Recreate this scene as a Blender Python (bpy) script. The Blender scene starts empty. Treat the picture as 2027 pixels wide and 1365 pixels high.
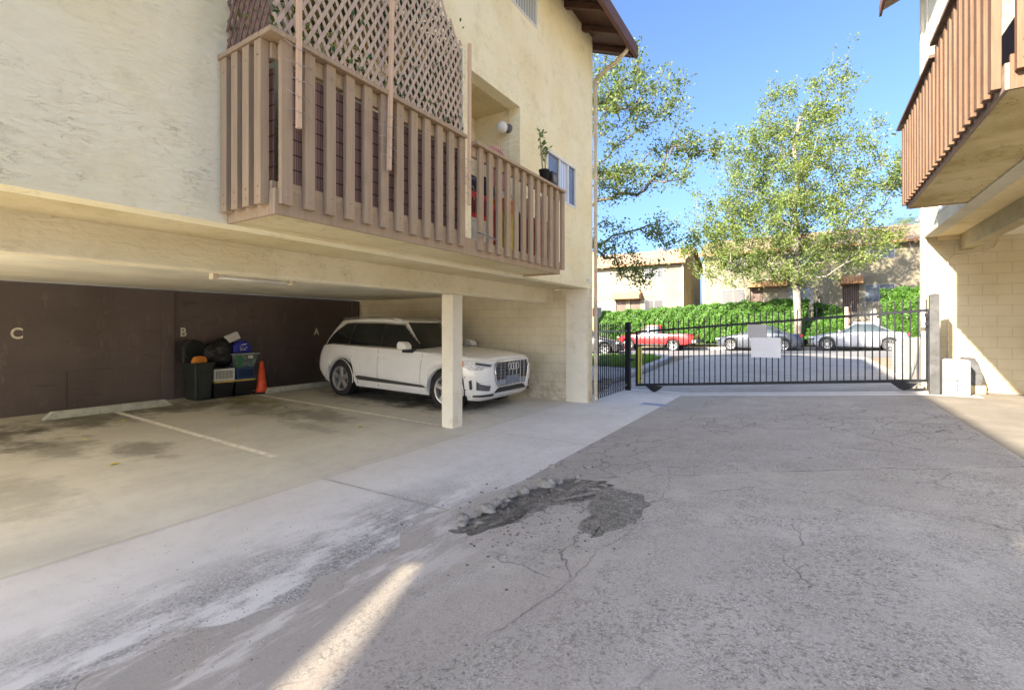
import bpy, math, random
import numpy as np
from mathutils import Vector, Matrix
random.seed(7); RNG = np.random.default_rng(11)
R = math.radians
scene = bpy.context.scene
COL = scene.collection

# ------------------------------------------------------------------ camera, world, sun, exposure
cam_d = bpy.data.cameras.new("camera"); cam = bpy.data.objects.new("camera", cam_d); COL.objects.link(cam)
cam.location = (0, 0, 1.58); cam.rotation_euler = (R(90), 0, R(32))
cam_d.sensor_width = 36; cam_d.lens = 939 / 2027 * 36; cam_d.shift_y = -34.5 / 2027
cam_d.clip_start = 0.05; cam_d.clip_end = 1500
scene.camera = cam
SUN = Vector((1.0, 2.6, -1.48)).normalized()          # the way the light travels
world = bpy.data.worlds.new("World"); scene.world = world; world.use_nodes = True
wn = world.node_tree; wn.nodes.clear()
sky = wn.nodes.new('ShaderNodeTexSky'); sky.sky_type = 'NISHITA'; sky.sun_disc = False
sky.sun_elevation = math.asin(-SUN.z); sky.sun_rotation = math.atan2(-SUN.x, -SUN.y)
sky.altitude = 0; sky.air_density = 0.75; sky.dust_density = 4.0; sky.ozone_density = 8.0
bg = wn.nodes.new('ShaderNodeBackground'); bg.inputs[1].default_value = 0.078
wo = wn.nodes.new('ShaderNodeOutputWorld')
wn.links.new(sky.outputs[0], bg.inputs[0]); wn.links.new(bg.outputs[0], wo.inputs[0])
sd = bpy.data.lights.new("sun", 'SUN'); sd.energy = 3.4; sd.angle = R(0.8); sd.color = (1, .93, .82)
sun = bpy.data.objects.new("sun", sd); COL.objects.link(sun)
sun.rotation_euler = SUN.to_track_quat('-Z', 'Y').to_euler(); sun.location = (-10, -20, 30)
vs = scene.view_settings
scene.display_settings.display_device = 'sRGB'
vs.view_transform = 'Standard'; vs.look = 'None'; vs.gamma = 1; vs.use_curve_mapping = False
vs.exposure = 2.78
vs.use_white_balance = True; vs.white_balance_temperature = 7400; vs.white_balance_tint = 10
scene.cycles.max_bounces = 10; scene.cycles.diffuse_bounces = 6

# ------------------------------------------------------------------ mesh helpers
class MB:
    def __init__(s): s.v = []; s.f = []
    def add(s, vs_, fs):
        n = len(s.v); s.v += [tuple(p) for p in vs_]; s.f += [tuple(n + i for i in f) for f in fs]; return s
    def box(s, x0, x1, y0, y1, z0, z1):
        return s.hexa([(x0,y0,z0),(x1,y0,z0),(x1,y1,z0),(x0,y1,z0),(x0,y0,z1),(x1,y0,z1),(x1,y1,z1),(x0,y1,z1)])
    def hexa(s, p):
        return s.add(p, [(0,3,2,1),(4,5,6,7),(0,1,5,4),(1,2,6,5),(2,3,7,6),(3,0,4,7)])
    def obox(s, c, ax, ay, az):      # centre and three half axes
        c, ax, ay, az = map(Vector, (c, ax, ay, az))
        P = [c + i*ax + j*ay + k*az for k in (-1,1) for i, j in ((-1,-1),(1,-1),(1,1),(-1,1))]
        return s.hexa(P)
    def quad(s, a, b, c, d): return s.add([a,b,c,d], [(0,1,2,3)])
    def tube(s, path, r, n=6, cap=True):
        path = [Vector(p) for p in path]
        rs = r if isinstance(r, (list, tuple)) else [r]*len(path)
        base = len(s.v); up = Vector((0,0,1))
        for i, p in enumerate(path):
            d = (path[min(i+1, len(path)-1)] - path[max(i-1, 0)])
            d = d.normalized() if d.length > 1e-9 else Vector((0,0,1))
            u = d.cross(up if abs(d.z) < .95 else Vector((1,0,0))).normalized(); w = d.cross(u)
            for k in range(n):
                a = 2*math.pi*k/n; s.v.append(tuple(p + rs[i]*(math.cos(a)*u + math.sin(a)*w)))
        for i in range(len(path)-1):
            for k in range(n):
                a = base+i*n+k; b = base+i*n+(k+1) % n; s.f.append((a, b, b+n, a+n))
        if cap:
            s.f.append(tuple(base+k for k in range(n))[::-1]); s.f.append(tuple(base+(len(path)-1)*n+k for k in range(n)))
        return s
    def lathe(s, prof, o=(0,0,0), axis='z', n=24):   # prof: (radius, height)
        base = len(s.v)
        for r, h in prof:
            for k in range(n):
                a = 2*math.pi*k/n; c, q = r*math.cos(a), r*math.sin(a)
                p = (c, q, h) if axis == 'z' else ((c, h, q) if axis == 'y' else (h, c, q))
                s.v.append((p[0]+o[0], p[1]+o[1], p[2]+o[2]))
        for i in range(len(prof)-1):
            for k in range(n):
                a = base+i*n+k; b = base+i*n+(k+1) % n; s.f.append((a, b, b+n, a+n))
        return s
    def ball(s, c, r, n=12, sq=(1,1,1), jit=0):
        base = len(s.v); m = n//2
        for i in range(m+1):
            t = math.pi*i/m
            for k in range(n):
                a = 2*math.pi*k/n; q = r*(1+random.uniform(-jit, jit))
                s.v.append((c[0]+q*sq[0]*math.sin(t)*math.cos(a), c[1]+q*sq[1]*math.sin(t)*math.sin(a), c[2]+q*sq[2]*math.cos(t)))
        for i in range(m):
            for k in range(n):
                a = base+i*n+k; b = base+i*n+(k+1) % n; s.f.append((a, a+n, b+n, b))
        return s
    def prism(s, poly, h0, h1, plane='xy'):
        def P(a, b, h): return {'xy': (a,b,h), 'xz': (a,h,b), 'yz': (h,a,b)}[plane]
        n = len(poly); base = len(s.v)
        s.v += [P(a,b,h0) for a, b in poly] + [P(a,b,h1) for a, b in poly]
        s.f.append(tuple(base+i for i in range(n))[::-1]); s.f.append(tuple(base+n+i for i in range(n)))
        for i in range(n): j = (i+1) % n; s.f.append((base+i, base+j, base+n+j, base+n+i))
        return s

def link(name, me, m, parent=None):
    o = bpy.data.objects.new(name, me); COL.objects.link(o)
    if m: me.materials.append(m)
    if parent is not None:
        o.parent = parent
    return o
def make(name, mb, m, smooth=False, bevel=0):
    me = bpy.data.meshes.new(name); me.from_pydata(mb.v, [], mb.f); me.update()
    if smooth: me.polygons.foreach_set('use_smooth', [True]*len(me.polygons))
    return me
ROOTLOC = {}
def obj(name, mb, m, parent=None, smooth=False, bevel=0, label=None, local=False, auto=None):
    """one mesh object; vertices in world coordinates unless local"""
    me = make(name, mb, m, smooth)
    o = link(name, me, m, parent)
    if parent is not None and not local:
        o.matrix_parent_inverse = ROOTLOC.get(parent.name, Matrix.Identity(4)).inverted()
    if bevel:
        b = o.modifiers.new('bevel', 'BEVEL'); b.width = bevel; b.segments = 2; b.limit_method = 'ANGLE'
    if auto is not None and smooth:
        try: me.set_sharp_from_angle(angle=R(auto))
        except Exception: pass
    if label: o['label'] = label
    return o
def tag(o, label, cat, group=None, kind=None):
    if label: o['label'] = label
    if cat: o['category'] = cat
    if group: o['group'] = group
    if kind: o['kind'] = kind
    return o
def thing(name, loc, label, cat, group=None, rz=0):
    o = bpy.data.objects.new(name, None); COL.objects.link(o); o.empty_display_size = .2
    o.location = loc; o.rotation_euler = (0, 0, rz)
    ROOTLOC[o.name] = Matrix.Translation(loc) @ Matrix.Rotation(rz, 4, 'Z')
    return tag(o, label, cat, group)
def single(name, mb, m, label, cat, group=None, kind=None, smooth=False, bevel=0, auto=None):
    """a thing that is one mesh: origin at the middle of its foot"""
    a = np.array(mb.v); c = (a.min(0)+a.max(0))/2; c[2] = a.min(0)[2]
    mb.v = [tuple(p) for p in (a - c)]
    o = obj(name, mb, m, None, smooth, bevel, auto=auto); o.location = c
    return tag(o, label, cat, group, kind)
def struct(name, mb, m, smooth=False, kind='structure'):
    o = obj(name, mb, m, None, smooth); o['kind'] = kind; return o
def dup(root, loc, rz, label, group=None):
    r = root.copy(); COL.objects.link(r); r.location = loc; r.rotation_euler = (0, 0, rz); r['label'] = label
    if group: r['group'] = group
    def rec(a, b):
        for ch in [q for q in COL.objects if q.parent is a]:
            c = ch.copy(); COL.objects.link(c); c.parent = b; rec(ch, c)
    rec(root, r); return r

# ------------------------------------------------------------------ material helpers
class NT:
    def __init__(s, name):
        s.m = bpy.data.materials.new(name); s.m.use_nodes = True; s.t = s.m.node_tree; s.t.nodes.clear()
        s.out = s.n('ShaderNodeOutputMaterial'); s.b = s.n('ShaderNodeBsdfPrincipled'); s.l(s.b.outputs[0], s.out.inputs[0])
        s.tc = s.n('ShaderNodeTexCoord')
    def n(s, t, **k):
        q = s.t.nodes.new(t)
        for a, b in k.items(): setattr(q, a, b)
        return q
    def l(s, a, b): s.t.links.new(a, b)
    def put(s, sock, v):
        if isinstance(v, bpy.types.NodeSocket): s.l(v, sock)
        elif isinstance(v, (tuple, list)) and len(v) == 3 and sock.type == 'RGBA': sock.default_value = (*v, 1)
        else: sock.default_value = v
    def co(s, scale=(1,1,1), rot=(0,0,0), loc=(0,0,0), src=None):
        q = s.n('ShaderNodeMapping'); q.inputs['Scale'].default_value = scale; q.inputs['Rotation'].default_value = rot; q.inputs['Location'].default_value = loc
        s.l(src if src else s.tc.outputs['Object'], q.inputs[0]); return q.outputs[0]
    def noise(s, sc, det=4, vec=None, rough=.55, dist=0, out=0):
        q = s.n('ShaderNodeTexNoise'); q.inputs['Scale'].default_value = sc; q.inputs['Detail'].default_value = det
        q.inputs['Roughness'].default_value = rough; q.inputs['Distortion'].default_value = dist
        s.l(vec if vec else s.tc.outputs['Object'], q.inputs['Vector']); return q.outputs[out]
    def vor(s, sc, feat='F1', vec=None, out='Distance'):
        q = s.n('ShaderNodeTexVoronoi', feature=feat); q.inputs['Scale'].default_value = sc
        s.l(vec if vec else s.tc.outputs['Object'], q.inputs['Vector']); return q.outputs[out]
    def ramp(s, v, a, b, lo=0., hi=1.):
        q = s.n('ShaderNodeMapRange'); q.interpolation_type = 'SMOOTHSTEP'
        s.put(q.inputs[0], v); q.inputs[1].default_value = a; q.inputs[2].default_value = b; q.inputs[3].default_value = lo; q.inputs[4].default_value = hi
        return q.outputs[0]
    def mix(s, f, a, b, mode='MIX'):
        q = s.n('ShaderNodeMix', data_type='RGBA', blend_type=mode); s.put(q.inputs[0], f); s.put(q.inputs[6], a); s.put(q.inputs[7], b); return q.outputs[2]
    def math(s, op, a, b=0.):
        q = s.n('ShaderNodeMath', operation=op); s.put(q.inputs[0], a); s.put(q.inputs[1], b); return q.outputs[0]
    def sep(s, v=None):
        q = s.n('ShaderNodeSeparateXYZ'); s.l(v if v else s.tc.outputs['Object'], q.inputs[0]); return q.outputs
    def comb(s, x, y, z):
        q = s.n('ShaderNodeCombineXYZ'); s.put(q.inputs[0], x); s.put(q.inputs[1], y); s.put(q.inputs[2], z); return q.outputs[0]
    def bump(s, h, strength=.3, dist=.01, prev=None):
        q = s.n('ShaderNodeBump'); q.inputs['Strength'].default_value = strength; q.inputs['Distance'].default_value = dist
        s.put(q.inputs['Height'], h)
        if prev: s.l(prev, q.inputs['Normal'])
        return q.outputs[0]
    def fin(s, col, rough=.7, normal=None, metal=0., spec=.5, **k):
        s.put(s.b.inputs['Base Color'], col); s.put(s.b.inputs['Roughness'], rough); s.b.inputs['Metallic'].default_value = metal
        s.b.inputs['Specular IOR Level'].default_value = spec
        if normal: s.l(normal, s.b.inputs['Normal'])
        for a, b in k.items(): s.put(s.b.inputs[a.replace('_', ' ')], b)
        return s.m
def simple(name, col, rough=.6, var=.15, vs_=4, bump=0., bs=60, metal=0., spec=.5, dirt=None, **k):
    t = NT(name); f = t.noise(vs_, 5)
    dk = tuple(c*(1-var) for c in col); lt = tuple(min(1, c*(1+var)) for c in col)
    c = t.mix(t.ramp(f, .3, .7), dk, lt)
    if dirt: c = t.mix(t.ramp(t.noise(vs_*2.3, 6, rough=.7), .52, .68, 0, .7), c, dirt)
    nrm = t.bump(t.noise(bs, 4), bump, .004) if bump else None
    return t.fin(c, rough, nrm, metal, spec, **k)

def stucco(name, col, col2, stain=(.33,.27,.14), scale=1., seam=1.):
    t = NT(name)
    w = t.co((1,1,3.4)); n1 = t.noise(7.5*scale, 7, w, .6, .5); n2 = t.noise(.9, 4); fine = t.noise(120, 3)
    # trowelled ridges: thin crests of a stretched noise, only in patches
    ridge = t.math('ABSOLUTE', t.math('SUBTRACT', n1, .5)); r = t.ramp(ridge, 0., .016, 1, 0)
    patch = t.math('MULTIPLY', t.ramp(t.noise(1.9, 4, None, .6), .42, .60), t.ramp(t.noise(9, 3), .42, .56))
    rr = t.math('MULTIPLY', r, patch)
    c = t.mix(t.ramp(n2, .35, .65), col, col2)
    c = t.mix(t.ramp(t.noise(3.1, 6, rough=.7), .5, .75, 0, .28), c, stain)
    c = t.mix(t.math('MULTIPLY', rr, .62*seam), c, tuple(q*.9 for q in stain))
    h = t.math('ADD', t.math('MULTIPLY', t.ramp(n1, .35, .65), .55), t.math('MULTIPLY', fine, .12))
    h = t.math('SUBTRACT', h, t.math('MULTIPLY', rr, .35))
    return t.fin(c, .9, t.bump(h, .6, .016), spec=.2)
def block(name, col, col2, mort, plane='xz', bw=.40, bh=.20, spots=0.3):
    t = NT(name); s = t.sep(); v = t.comb(s[0] if plane == 'xz' else s[1], s[2], 0.)
    b = t.n('ShaderNodeTexBrick'); t.l(v, b.inputs['Vector']); b.inputs['Scale'].default_value = 1
    b.inputs['Brick Width'].default_value = bw; b.inputs['Row Height'].default_value = bh; b.inputs['Mortar Size'].default_value = .007
    b.inputs['Mortar Smooth'].default_value = .6
    t.put(b.inputs['Color1'], (1.,1.,1.)); t.put(b.inputs['Color2'], (.93,.93,.93)); t.put(b.inputs['Mortar'], (0.,0.,0.))
    c = t.mix(t.ramp(t.noise(1.3, 5), .35, .65), col, col2)
    c = t.mix(.22, c, t.mix(1., c, b.outputs['Color'], 'MULTIPLY'))
    c = t.mix(t.math('MULTIPLY', b.outputs['Fac'], .05), c, mort)
    c = t.mix(t.ramp(t.noise(9, 6, rough=.7), .62, .7, 0, spots), c, (.3,.22,.13))
    # grime near the ground
    g = t.math('MULTIPLY', t.ramp(s[2], .25, .95, 1, 0), t.ramp(t.noise(5, 6, rough=.7), .45, .62))
    c = t.mix(t.math('MULTIPLY', g, .45), c, (.34,.22,.13))
    h = t.math('SUBTRACT', t.math('MULTIPLY', t.noise(45, 5, rough=.65), .35), t.math('MULTIPLY', b.outputs['Fac'], .4))
    return t.fin(c, .9, t.bump(h, .5, .008), spec=.2)
def wood(name, col, col2, axis='z', rough=.65, amt=.5):
    t = NT(name); sc = {'z': (22,22,1.2), 'y': (22,1.2,22), 'x': (1.2,22,22)}[axis]
    g = t.noise(1.6, 6, t.co(sc), .6, .5); p = t.noise(2.2, 4)
    isl = t.n('ShaderNodeNewGeometry').outputs['Random Per Island']; ob = t.n('ShaderNodeObjectInfo').outputs['Random']
    c = t.mix(t.ramp(g, .3, .7), col, col2); c = t.mix(t.ramp(p, .55, .72, 0, .35), c, tuple(q*.55 for q in col))
    c = t.mix(t.math('MULTIPLY', ob, .25), c, tuple(min(1, q*1.35) for q in col))
    return t.fin(c, rough, t.bump(g, .25*amt, .004), spec=.3)
def paint(name, col, flake=0., coat=1., rough=.35, metal=0.):
    t = NT(name); d = t.noise(2.5, 5); c = t.mix(t.ramp(d, .35, .7, 0, .08), col, (.35,.32,.28))
    return t.fin(c, rough, None, metal, .5, Coat_Weight=coat, Coat_Roughness=.06)
def leafmat(name, a, b, c3, trans=.45):
    t = NT(name); g = t.n('ShaderNodeNewGeometry').outputs['Random Per Island']
    n = t.noise(.55, 3); c = t.mix(t.ramp(g, 0, 1), a, b); c = t.mix(t.ramp(n, .42, .62, 0, .65), c, c3)
    t.fin(c, .5, None, 0, .3)
    tr = t.n('ShaderNodeBsdfTranslucent'); t.put(tr.inputs[0], t.mix(1., c, (.9,1.,.35), 'MULTIPLY'))
    mx = t.n('ShaderNodeMixShader'); mx.inputs[0].default_value = trans
    t.l(t.b.outputs[0], mx.inputs[1]); t.l(tr.outputs[0], mx.inputs[2]); t.l(mx.outputs[0], t.out.inputs[0]); return t.m
def glassy(name, col=(.02,.022,.025), rough=.04, blinds=None, trans=0.):
    t = NT(name); c = t.mix(t.ramp(t.noise(1.1, 3), .4, .6), col, tuple(q*1.6 for q in col))
    if blinds:
        s = t.sep(); w = t.math('SINE', t.math('MULTIPLY', s[1 if blinds[0] == 'y' else (0 if blinds[0] == 'x' else 2)], blinds[1]))
        c = t.mix(t.ramp(w, -.9, .2), tuple(q*.6 for q in blinds[2]), blinds[2])
    return t.fin(c, rough, None, 0, .7)

# ------------------------------------------------------------------ ground materials
def asphalt_mat():
    t = NT('weathered_asphalt'); s = t.sep(); X, Y = s[0], s[1]
    vc = t.vor(150, 'F1', None, 'Color'); vd = t.vor(150, 'F1'); sp = t.n('ShaderNodeSeparateColor'); t.l(vc, sp.inputs[0])
    big = t.noise(.55, 5, None, .6); mid = t.noise(2.6, 7, None, .68); dirt = t.noise(1.3, 6, t.co((1.6,.55,1)), .62, .4)
    base = t.mix(t.ramp(mid, .32, .68), (.385,.352,.305), (.53,.488,.425))
    base = t.mix(t.ramp(big, .4, .62, 0, .75), base, (.38,.345,.30))
    yy = t.math('ADD', t.math('SUBTRACT', Y, t.math('MULTIPLY', X, .42)), t.math('MULTIPLY', t.noise(1.6, 5), .5))
    base = t.mix(t.ramp(yy, 5.55, 5.75, 0, .8), base, t.mix(1., base, (.88,.88,.93), 'MULTIPLY'))
    # aggregate: light and dark stones
    st = t.mix(sp.outputs[0], (.15,.135,.12), (.60,.55,.485)); 
    cl = t.ramp(t.noise(7, 6, None, .7), .38, .62, .18, .62)
    base = t.mix(cl, base, st)
    blue = t.ramp(sp.outputs[1], .962, .97); base = t.mix(t.math('MULTIPLY', blue, .5), base, (.22,.27,.36))
    # worn coarse patches with open dark pits
    pits = t.math('MULTIPLY', t.ramp(t.noise(38, 5, None, .78), .52, .60), t.ramp(t.noise(1.3, 6, t.co(loc=(4,2,0)), .7), .43, .57))
    base = t.mix(t.math('MULTIPLY', pits, .6), base, (.10,.092,.082))
    # pinkish dust towards the camera on the left, grey dust beside the concrete
    du = t.math('MULTIPLY', t.ramp(dirt, .40, .58), t.math('MULTIPLY', t.ramp(X, -2.6, .5, 1, 0), t.ramp(Y, 1.5, 5., 1, .15)))
    base = t.mix(t.math('MULTIPLY', du, .75), base, (.40,.345,.30))
    sm = t.math('MULTIPLY', t.ramp(X, -2.55, -1.6, 1, 0), t.ramp(t.noise(2, 5), .3, .55)); base = t.mix(t.math('MULTIPLY', sm, .6), base, (.40,.375,.345))
    wd = t.math('MULTIPLY', t.ramp(t.noise(1.5, 7, t.co((2.2,.6,1)), .72), .40, .52, 1, 0), t.math('MULTIPLY', t.ramp(X, -2.55, -1.5, 1, 0), t.ramp(Y, 2.2, 4.4, 1, 0)))
    base = t.mix(t.math('MULTIPLY', wd, .85), base, (.66,.63,.59))
    # cracks
    wv = t.n('ShaderNodeVectorMath', operation='ADD'); nz = t.n('ShaderNodeTexNoise'); nz.inputs['Scale'].default_value = 3; nz.inputs['Detail'].default_value = 6
    t.l(t.tc.outputs['Object'], nz.inputs['Vector']); sc = t.n('ShaderNodeVectorMath', operation='SCALE'); t.l(nz.outputs['Color'], sc.inputs[0]); sc.inputs['Scale'].default_value = .35
    t.l(t.tc.outputs['Object'], wv.inputs[0]); t.l(sc.outputs[0], wv.inputs[1])
    e1 = t.vor(.62, 'DISTANCE_TO_EDGE', wv.outputs[0]); e2 = t.vor(2.6, 'DISTANCE_TO_EDGE', wv.outputs[0]); 
    c1 = t.math('MULTIPLY', t.ramp(e1, .001, .006, 1, 0), t.ramp(t.noise(.8, 3), .47, .56))
    c2 = t.math('MULTIPLY', t.ramp(e2, .006, .026, 1, 0), t.math('MULTIPLY', t.ramp(t.noise(.5, 3, t.co(loc=(9,3,0))), .50, .60), t.ramp(Y, 3.5, 5.5)))
    seam = t.ramp(t.math('ABSOLUTE', t.math('SUBTRACT', yy, 5.6)), .004, .014, 1, 0)
    cr = t.math('MAXIMUM', t.math('MAXIMUM', c1, c2), t.math('MULTIPLY', seam, t.ramp(t.noise(2.2, 3), .42, .5))); base = t.mix(t.math('MULTIPLY', cr, .6), base, (.09,.08,.07))
    h = t.math('ADD', t.math('MULTIPLY', vd, -.4), t.math('MULTIPLY', mid, .4)); h = t.math('SUBTRACT', h, cr); h = t.math('SUBTRACT', h, t.math('MULTIPLY', pits, .6))
    return t.fin(base, t.ramp(mid, .2, .8, .8, .95), t.bump(h, .45, .005), spec=.25)
def concrete_mat(name, a, b, stains=None, gravel=0., joints=None):
    t = NT(name); s = t.sep(); X, Y = s[0], s[1]
    n = t.noise(1.2, 6, t.co((1,.8,1)), .62); n2 = t.noise(6, 6, None, .68)
    c = t.mix(t.ramp(n, .35, .65), a, b); c = t.mix(t.ramp(n2, .45, .75, 0, .35), c, tuple(q*.72 for q in a))
    c = t.mix(t.ramp(t.noise(160, 2), .35, .7, 0, .22), c, tuple(q*.6 for q in a))
    h = t.math('MULTIPLY', t.noise(70, 4), .25)
    if stains:
        c = stains(t, c, X, Y)
    if gravel:
        # loose asphalt grit spilled over the concrete, streaked along the driveway
        vd = t.vor(80, 'F1', None, 'Color'); sp = t.n('ShaderNodeSeparateColor'); t.l(vd, sp.inputs[0])
        m = t.math('MULTIPLY', t.ramp(X, -3.75, -2.75), t.ramp(t.noise(1.5, 7, t.co((2.2,.7,1)), .72), .40, .56))
        m = t.math('MULTIPLY', m, t.ramp(Y, 2.6, 4.6, 1, .12))
        grit = t.mix(sp.outputs[0], (.10,.095,.09), (.44,.42,.40)); c = t.mix(t.math('MULTIPLY', m, .8), c, grit)
        dots = t.math('MULTIPLY', t.ramp(t.vor(22, 'F1'), .05, .10, 1, 0), t.ramp(t.noise(3, 4), .5, .6)); c = t.mix(t.math('MULTIPLY', dots, .6), c, (.14,.13,.12))
        h = t.math('ADD', h, t.math('MULTIPLY', m, t.noise(60, 5)))
    wf = t.noise(3.5, 5)
    e = t.vor(.45, 'DISTANCE_TO_EDGE', t.co(loc=(3.3,1.1,0))); 
    cr = t.math('MULTIPLY', t.ramp(t.math('ADD', e, t.math('MULTIPLY', wf, .05)), .026, .031, 1, 0), .0)
    return t.fin(c, .85, t.bump(h, .35, .006), spec=.25)
def blot(t, X, Y, x0, y0, rx, ry, soft=.8):
    a = t.math('DIVIDE', t.math('SUBTRACT', X, x0), rx); b = t.math('DIVIDE', t.math('SUBTRACT', Y, y0), ry)
    d = t.math('SQRT', t.math('ADD', t.math('MULTIPLY', a, a), t.math('MULTIPLY', b, b)))
    w = t.math('ADD', d, t.math('MULTIPLY', t.math('SUBTRACT', t.noise(2.6, 7, None, .7), .5), 2.6))
    return t.ramp(w, 1-soft, 1.15, 1, 0)
def slab_stains(t, c, X, Y):
    # tyre-dark and oil stains where cars stand, an ochre cast on the old slab
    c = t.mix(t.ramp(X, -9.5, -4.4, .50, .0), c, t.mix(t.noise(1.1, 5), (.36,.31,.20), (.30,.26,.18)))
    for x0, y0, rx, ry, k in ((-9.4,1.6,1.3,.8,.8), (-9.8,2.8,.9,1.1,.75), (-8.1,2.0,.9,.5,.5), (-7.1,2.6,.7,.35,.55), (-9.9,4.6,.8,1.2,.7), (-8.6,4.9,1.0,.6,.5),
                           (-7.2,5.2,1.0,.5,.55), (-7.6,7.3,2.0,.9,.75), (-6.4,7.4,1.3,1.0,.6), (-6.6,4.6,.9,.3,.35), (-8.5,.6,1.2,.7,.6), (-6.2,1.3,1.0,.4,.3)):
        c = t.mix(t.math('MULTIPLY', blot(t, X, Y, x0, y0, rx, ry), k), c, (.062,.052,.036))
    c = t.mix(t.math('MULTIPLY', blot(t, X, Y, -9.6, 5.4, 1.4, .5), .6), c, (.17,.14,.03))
    return c
MAT = {}
MAT['asphalt'] = asphalt_mat()
MAT['street'] = simple('street_asphalt', (.17,.17,.175), .85, .12, .6, .3, 60)
MAT['slab'] = concrete_mat('parking_concrete', (.60,.58,.52), (.69,.67,.60), slab_stains)
MAT['apron'] = concrete_mat('apron_concrete', (.66,.64,.61), (.73,.71,.68), None, 1.)
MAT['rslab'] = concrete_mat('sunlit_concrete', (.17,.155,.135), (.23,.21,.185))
MAT['kerb'] = concrete_mat('kerb_concrete', (.30,.30,.30), (.40,.39,.38))
MAT['stucco'] = stucco('cream_stucco', (.88,.78,.50), (.93,.85,.60), (.50,.38,.17))
MAT['stucco_y'] = stucco('yellow_stucco', (.76,.67,.45), (.84,.76,.56), (.30,.24,.12))
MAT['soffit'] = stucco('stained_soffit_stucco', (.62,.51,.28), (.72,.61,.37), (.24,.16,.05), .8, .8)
MAT['ceiling'] = simple('painted_ceiling', (.82,.78,.65), .9, .1, 1.2, .3, 50)
MAT['cmu'] = block('painted_block', (.68,.60,.42), (.76,.68,.51), (.34,.28,.18))
MAT['cmu_white'] = block('white_retaining_block', (.42,.40,.36), (.50,.48,.44), (.40,.38,.34), 'yz', .40, .15, .15)
MAT['column'] = simple('painted_column', (.80,.74,.60), .8, .05, 2, .25, 50, dirt=(.68,.61,.47))
def brown_wall_mat():
    t = NT('dark_brown_wall'); n = t.noise(.7, 4); c = t.mix(t.ramp(n, .35, .65), (.10,.075,.072), (.13,.10,.096))
    c = t.mix(t.ramp(t.noise(1.1, 3, t.co((1,1.1,2.2)), .5), .60, .66, 0, .35), c, (.095,.075,.065))
    c = t.mix(t.ramp(t.noise(40, 3), .70, .74, 0, .6), c, (.3,.28,.25)); c = t.mix(t.ramp(t.noise(3.5, 6, t.co((1,2.2,.7)), .7), .56, .66, 0, .45), c, (.19,.155,.14)); c = t.mix(t.ramp(t.noise(2.1, 6, t.co((1,.8,3), loc=(0,3,1)), .7), .58, .68, 0, .5), c, (.06,.045,.042))
    return t.fin(c, .42, t.bump(t.noise(18, 4), .12, .004), spec=.45)
MAT['brown_wall'] = brown_wall_mat()
MAT['trim'] = wood('brown_painted_trim', (.33,.235,.15), (.40,.295,.195))
MAT['trim_r'] = wood('reddish_painted_trim', (.100,.056,.032), (.150,.088,.055), amt=1.2)
MAT['rail_dark'] = wood('dark_rail_wood', (.085,.05,.035), (.12,.07,.05), 'y')
MAT['roofwood'] = wood('brown_eave_wood', (.07,.035,.025), (.12,.065,.045), 'x')
MAT['fasciawood'] = wood('brown_fascia_wood', (.10,.048,.036), (.14,.07,.052), 'y')
MAT['trim_l'] = wood('light_brown_board', (.40,.285,.17), (.46,.34,.215), 'y')
MAT['pole_wood'] = wood('pale_pine', (.56,.38,.25), (.66,.47,.32))
def reed_mat():
    t = NT('brown_reed'); s = t.sep(); w = t.math('SINE', t.math('MULTIPLY', t.math('ADD', s[1], s[0]), 420)); 
    c = t.mix(t.ramp(w, -.8, .6), (.15,.085,.062), (.48,.27,.20)); c = t.mix(t.ramp(t.math('SINE', t.math('MULTIPLY', s[2], 55)), .93, 1.), c, (.03,.02,.015))
    return t.fin(c, .8, t.bump(w, .6, .004))
MAT['reed'] = reed_mat()
def shingle_mat(name, a, b):
    t = NT(name); s = t.sep(); v = t.comb(s[0], t.math('MULTIPLY', s[1], 1.), 0.)
    br = t.n('ShaderNodeTexBrick'); t.l(v, br.inputs[0]); br.inputs['Scale'].default_value = 1; br.inputs['Brick Width'].default_value = .3; br.inputs['Row Height'].default_value = .16; br.inputs['Mortar Size'].default_value = .008
    t.put(br.inputs['Color1'], a); t.put(br.inputs['Color2'], b); t.put(br.inputs['Mortar'], tuple(q*.5 for q in a))
    c = t.mix(t.ramp(t.noise(1.2, 5), .4, .7, 0, .5), br.outputs[0], tuple(q*.75 for q in b)); return t.fin(c, .9, spec=.2)
MAT['shingle'] = shingle_mat('brown_shingles', (.26,.17,.12), (.34,.235,.17))
MAT['white_frame'] = simple('white_window_frame', (.72,.72,.70), .4, .05)
MAT['alu'] = simple('grey_aluminium', (.24,.24,.25), .4, .1, 6, 0, 60, .6)
MAT['black_iron'] = simple('black_painted_iron', (.006,.008,.013), .5, .3, 9, .15, 80, spec=.3)
MAT['grey_iron'] = simple('grey_painted_steel', (.15,.155,.165), .55, .3, 5, .2, 40, dirt=(.10,.10,.10))
MAT['post_grey'] = simple('scuffed_grey_post', (.06,.062,.067), .6, .25, 5, .3, 30, dirt=(.022,.022,.023))
MAT['panel_grey'] = simple('grey_sheet_metal', (.33,.32,.33), .5, .05, 2)
MAT['panel_light'] = simple('light_sheet_metal', (.60,.61,.65), .5, .05, 2)
MAT['opbox'] = simple('white_painted_steel', (.135,.148,.172), .5, .08, 3, .1, 30, dirt=(.105,.115,.13))
MAT['yellow'] = simple('yellow_paint', (.72,.60,.02), .5, .1)
MAT['downspout'] = simple('cream_downspout', (.62,.53,.38), .6, .12, 5, .1, dirt=(.36,.28,.16))
MAT['rust'] = simple('rust_pipe', (.24,.12,.08), .8, .2)
MAT['rubber'] = simple('tyre_rubber', (.018,.018,.019), .75, .2)
MAT['rim'] = simple('alloy_rim', (.62,.62,.63), .28, .08, 5, 0, 60, .85)
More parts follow.
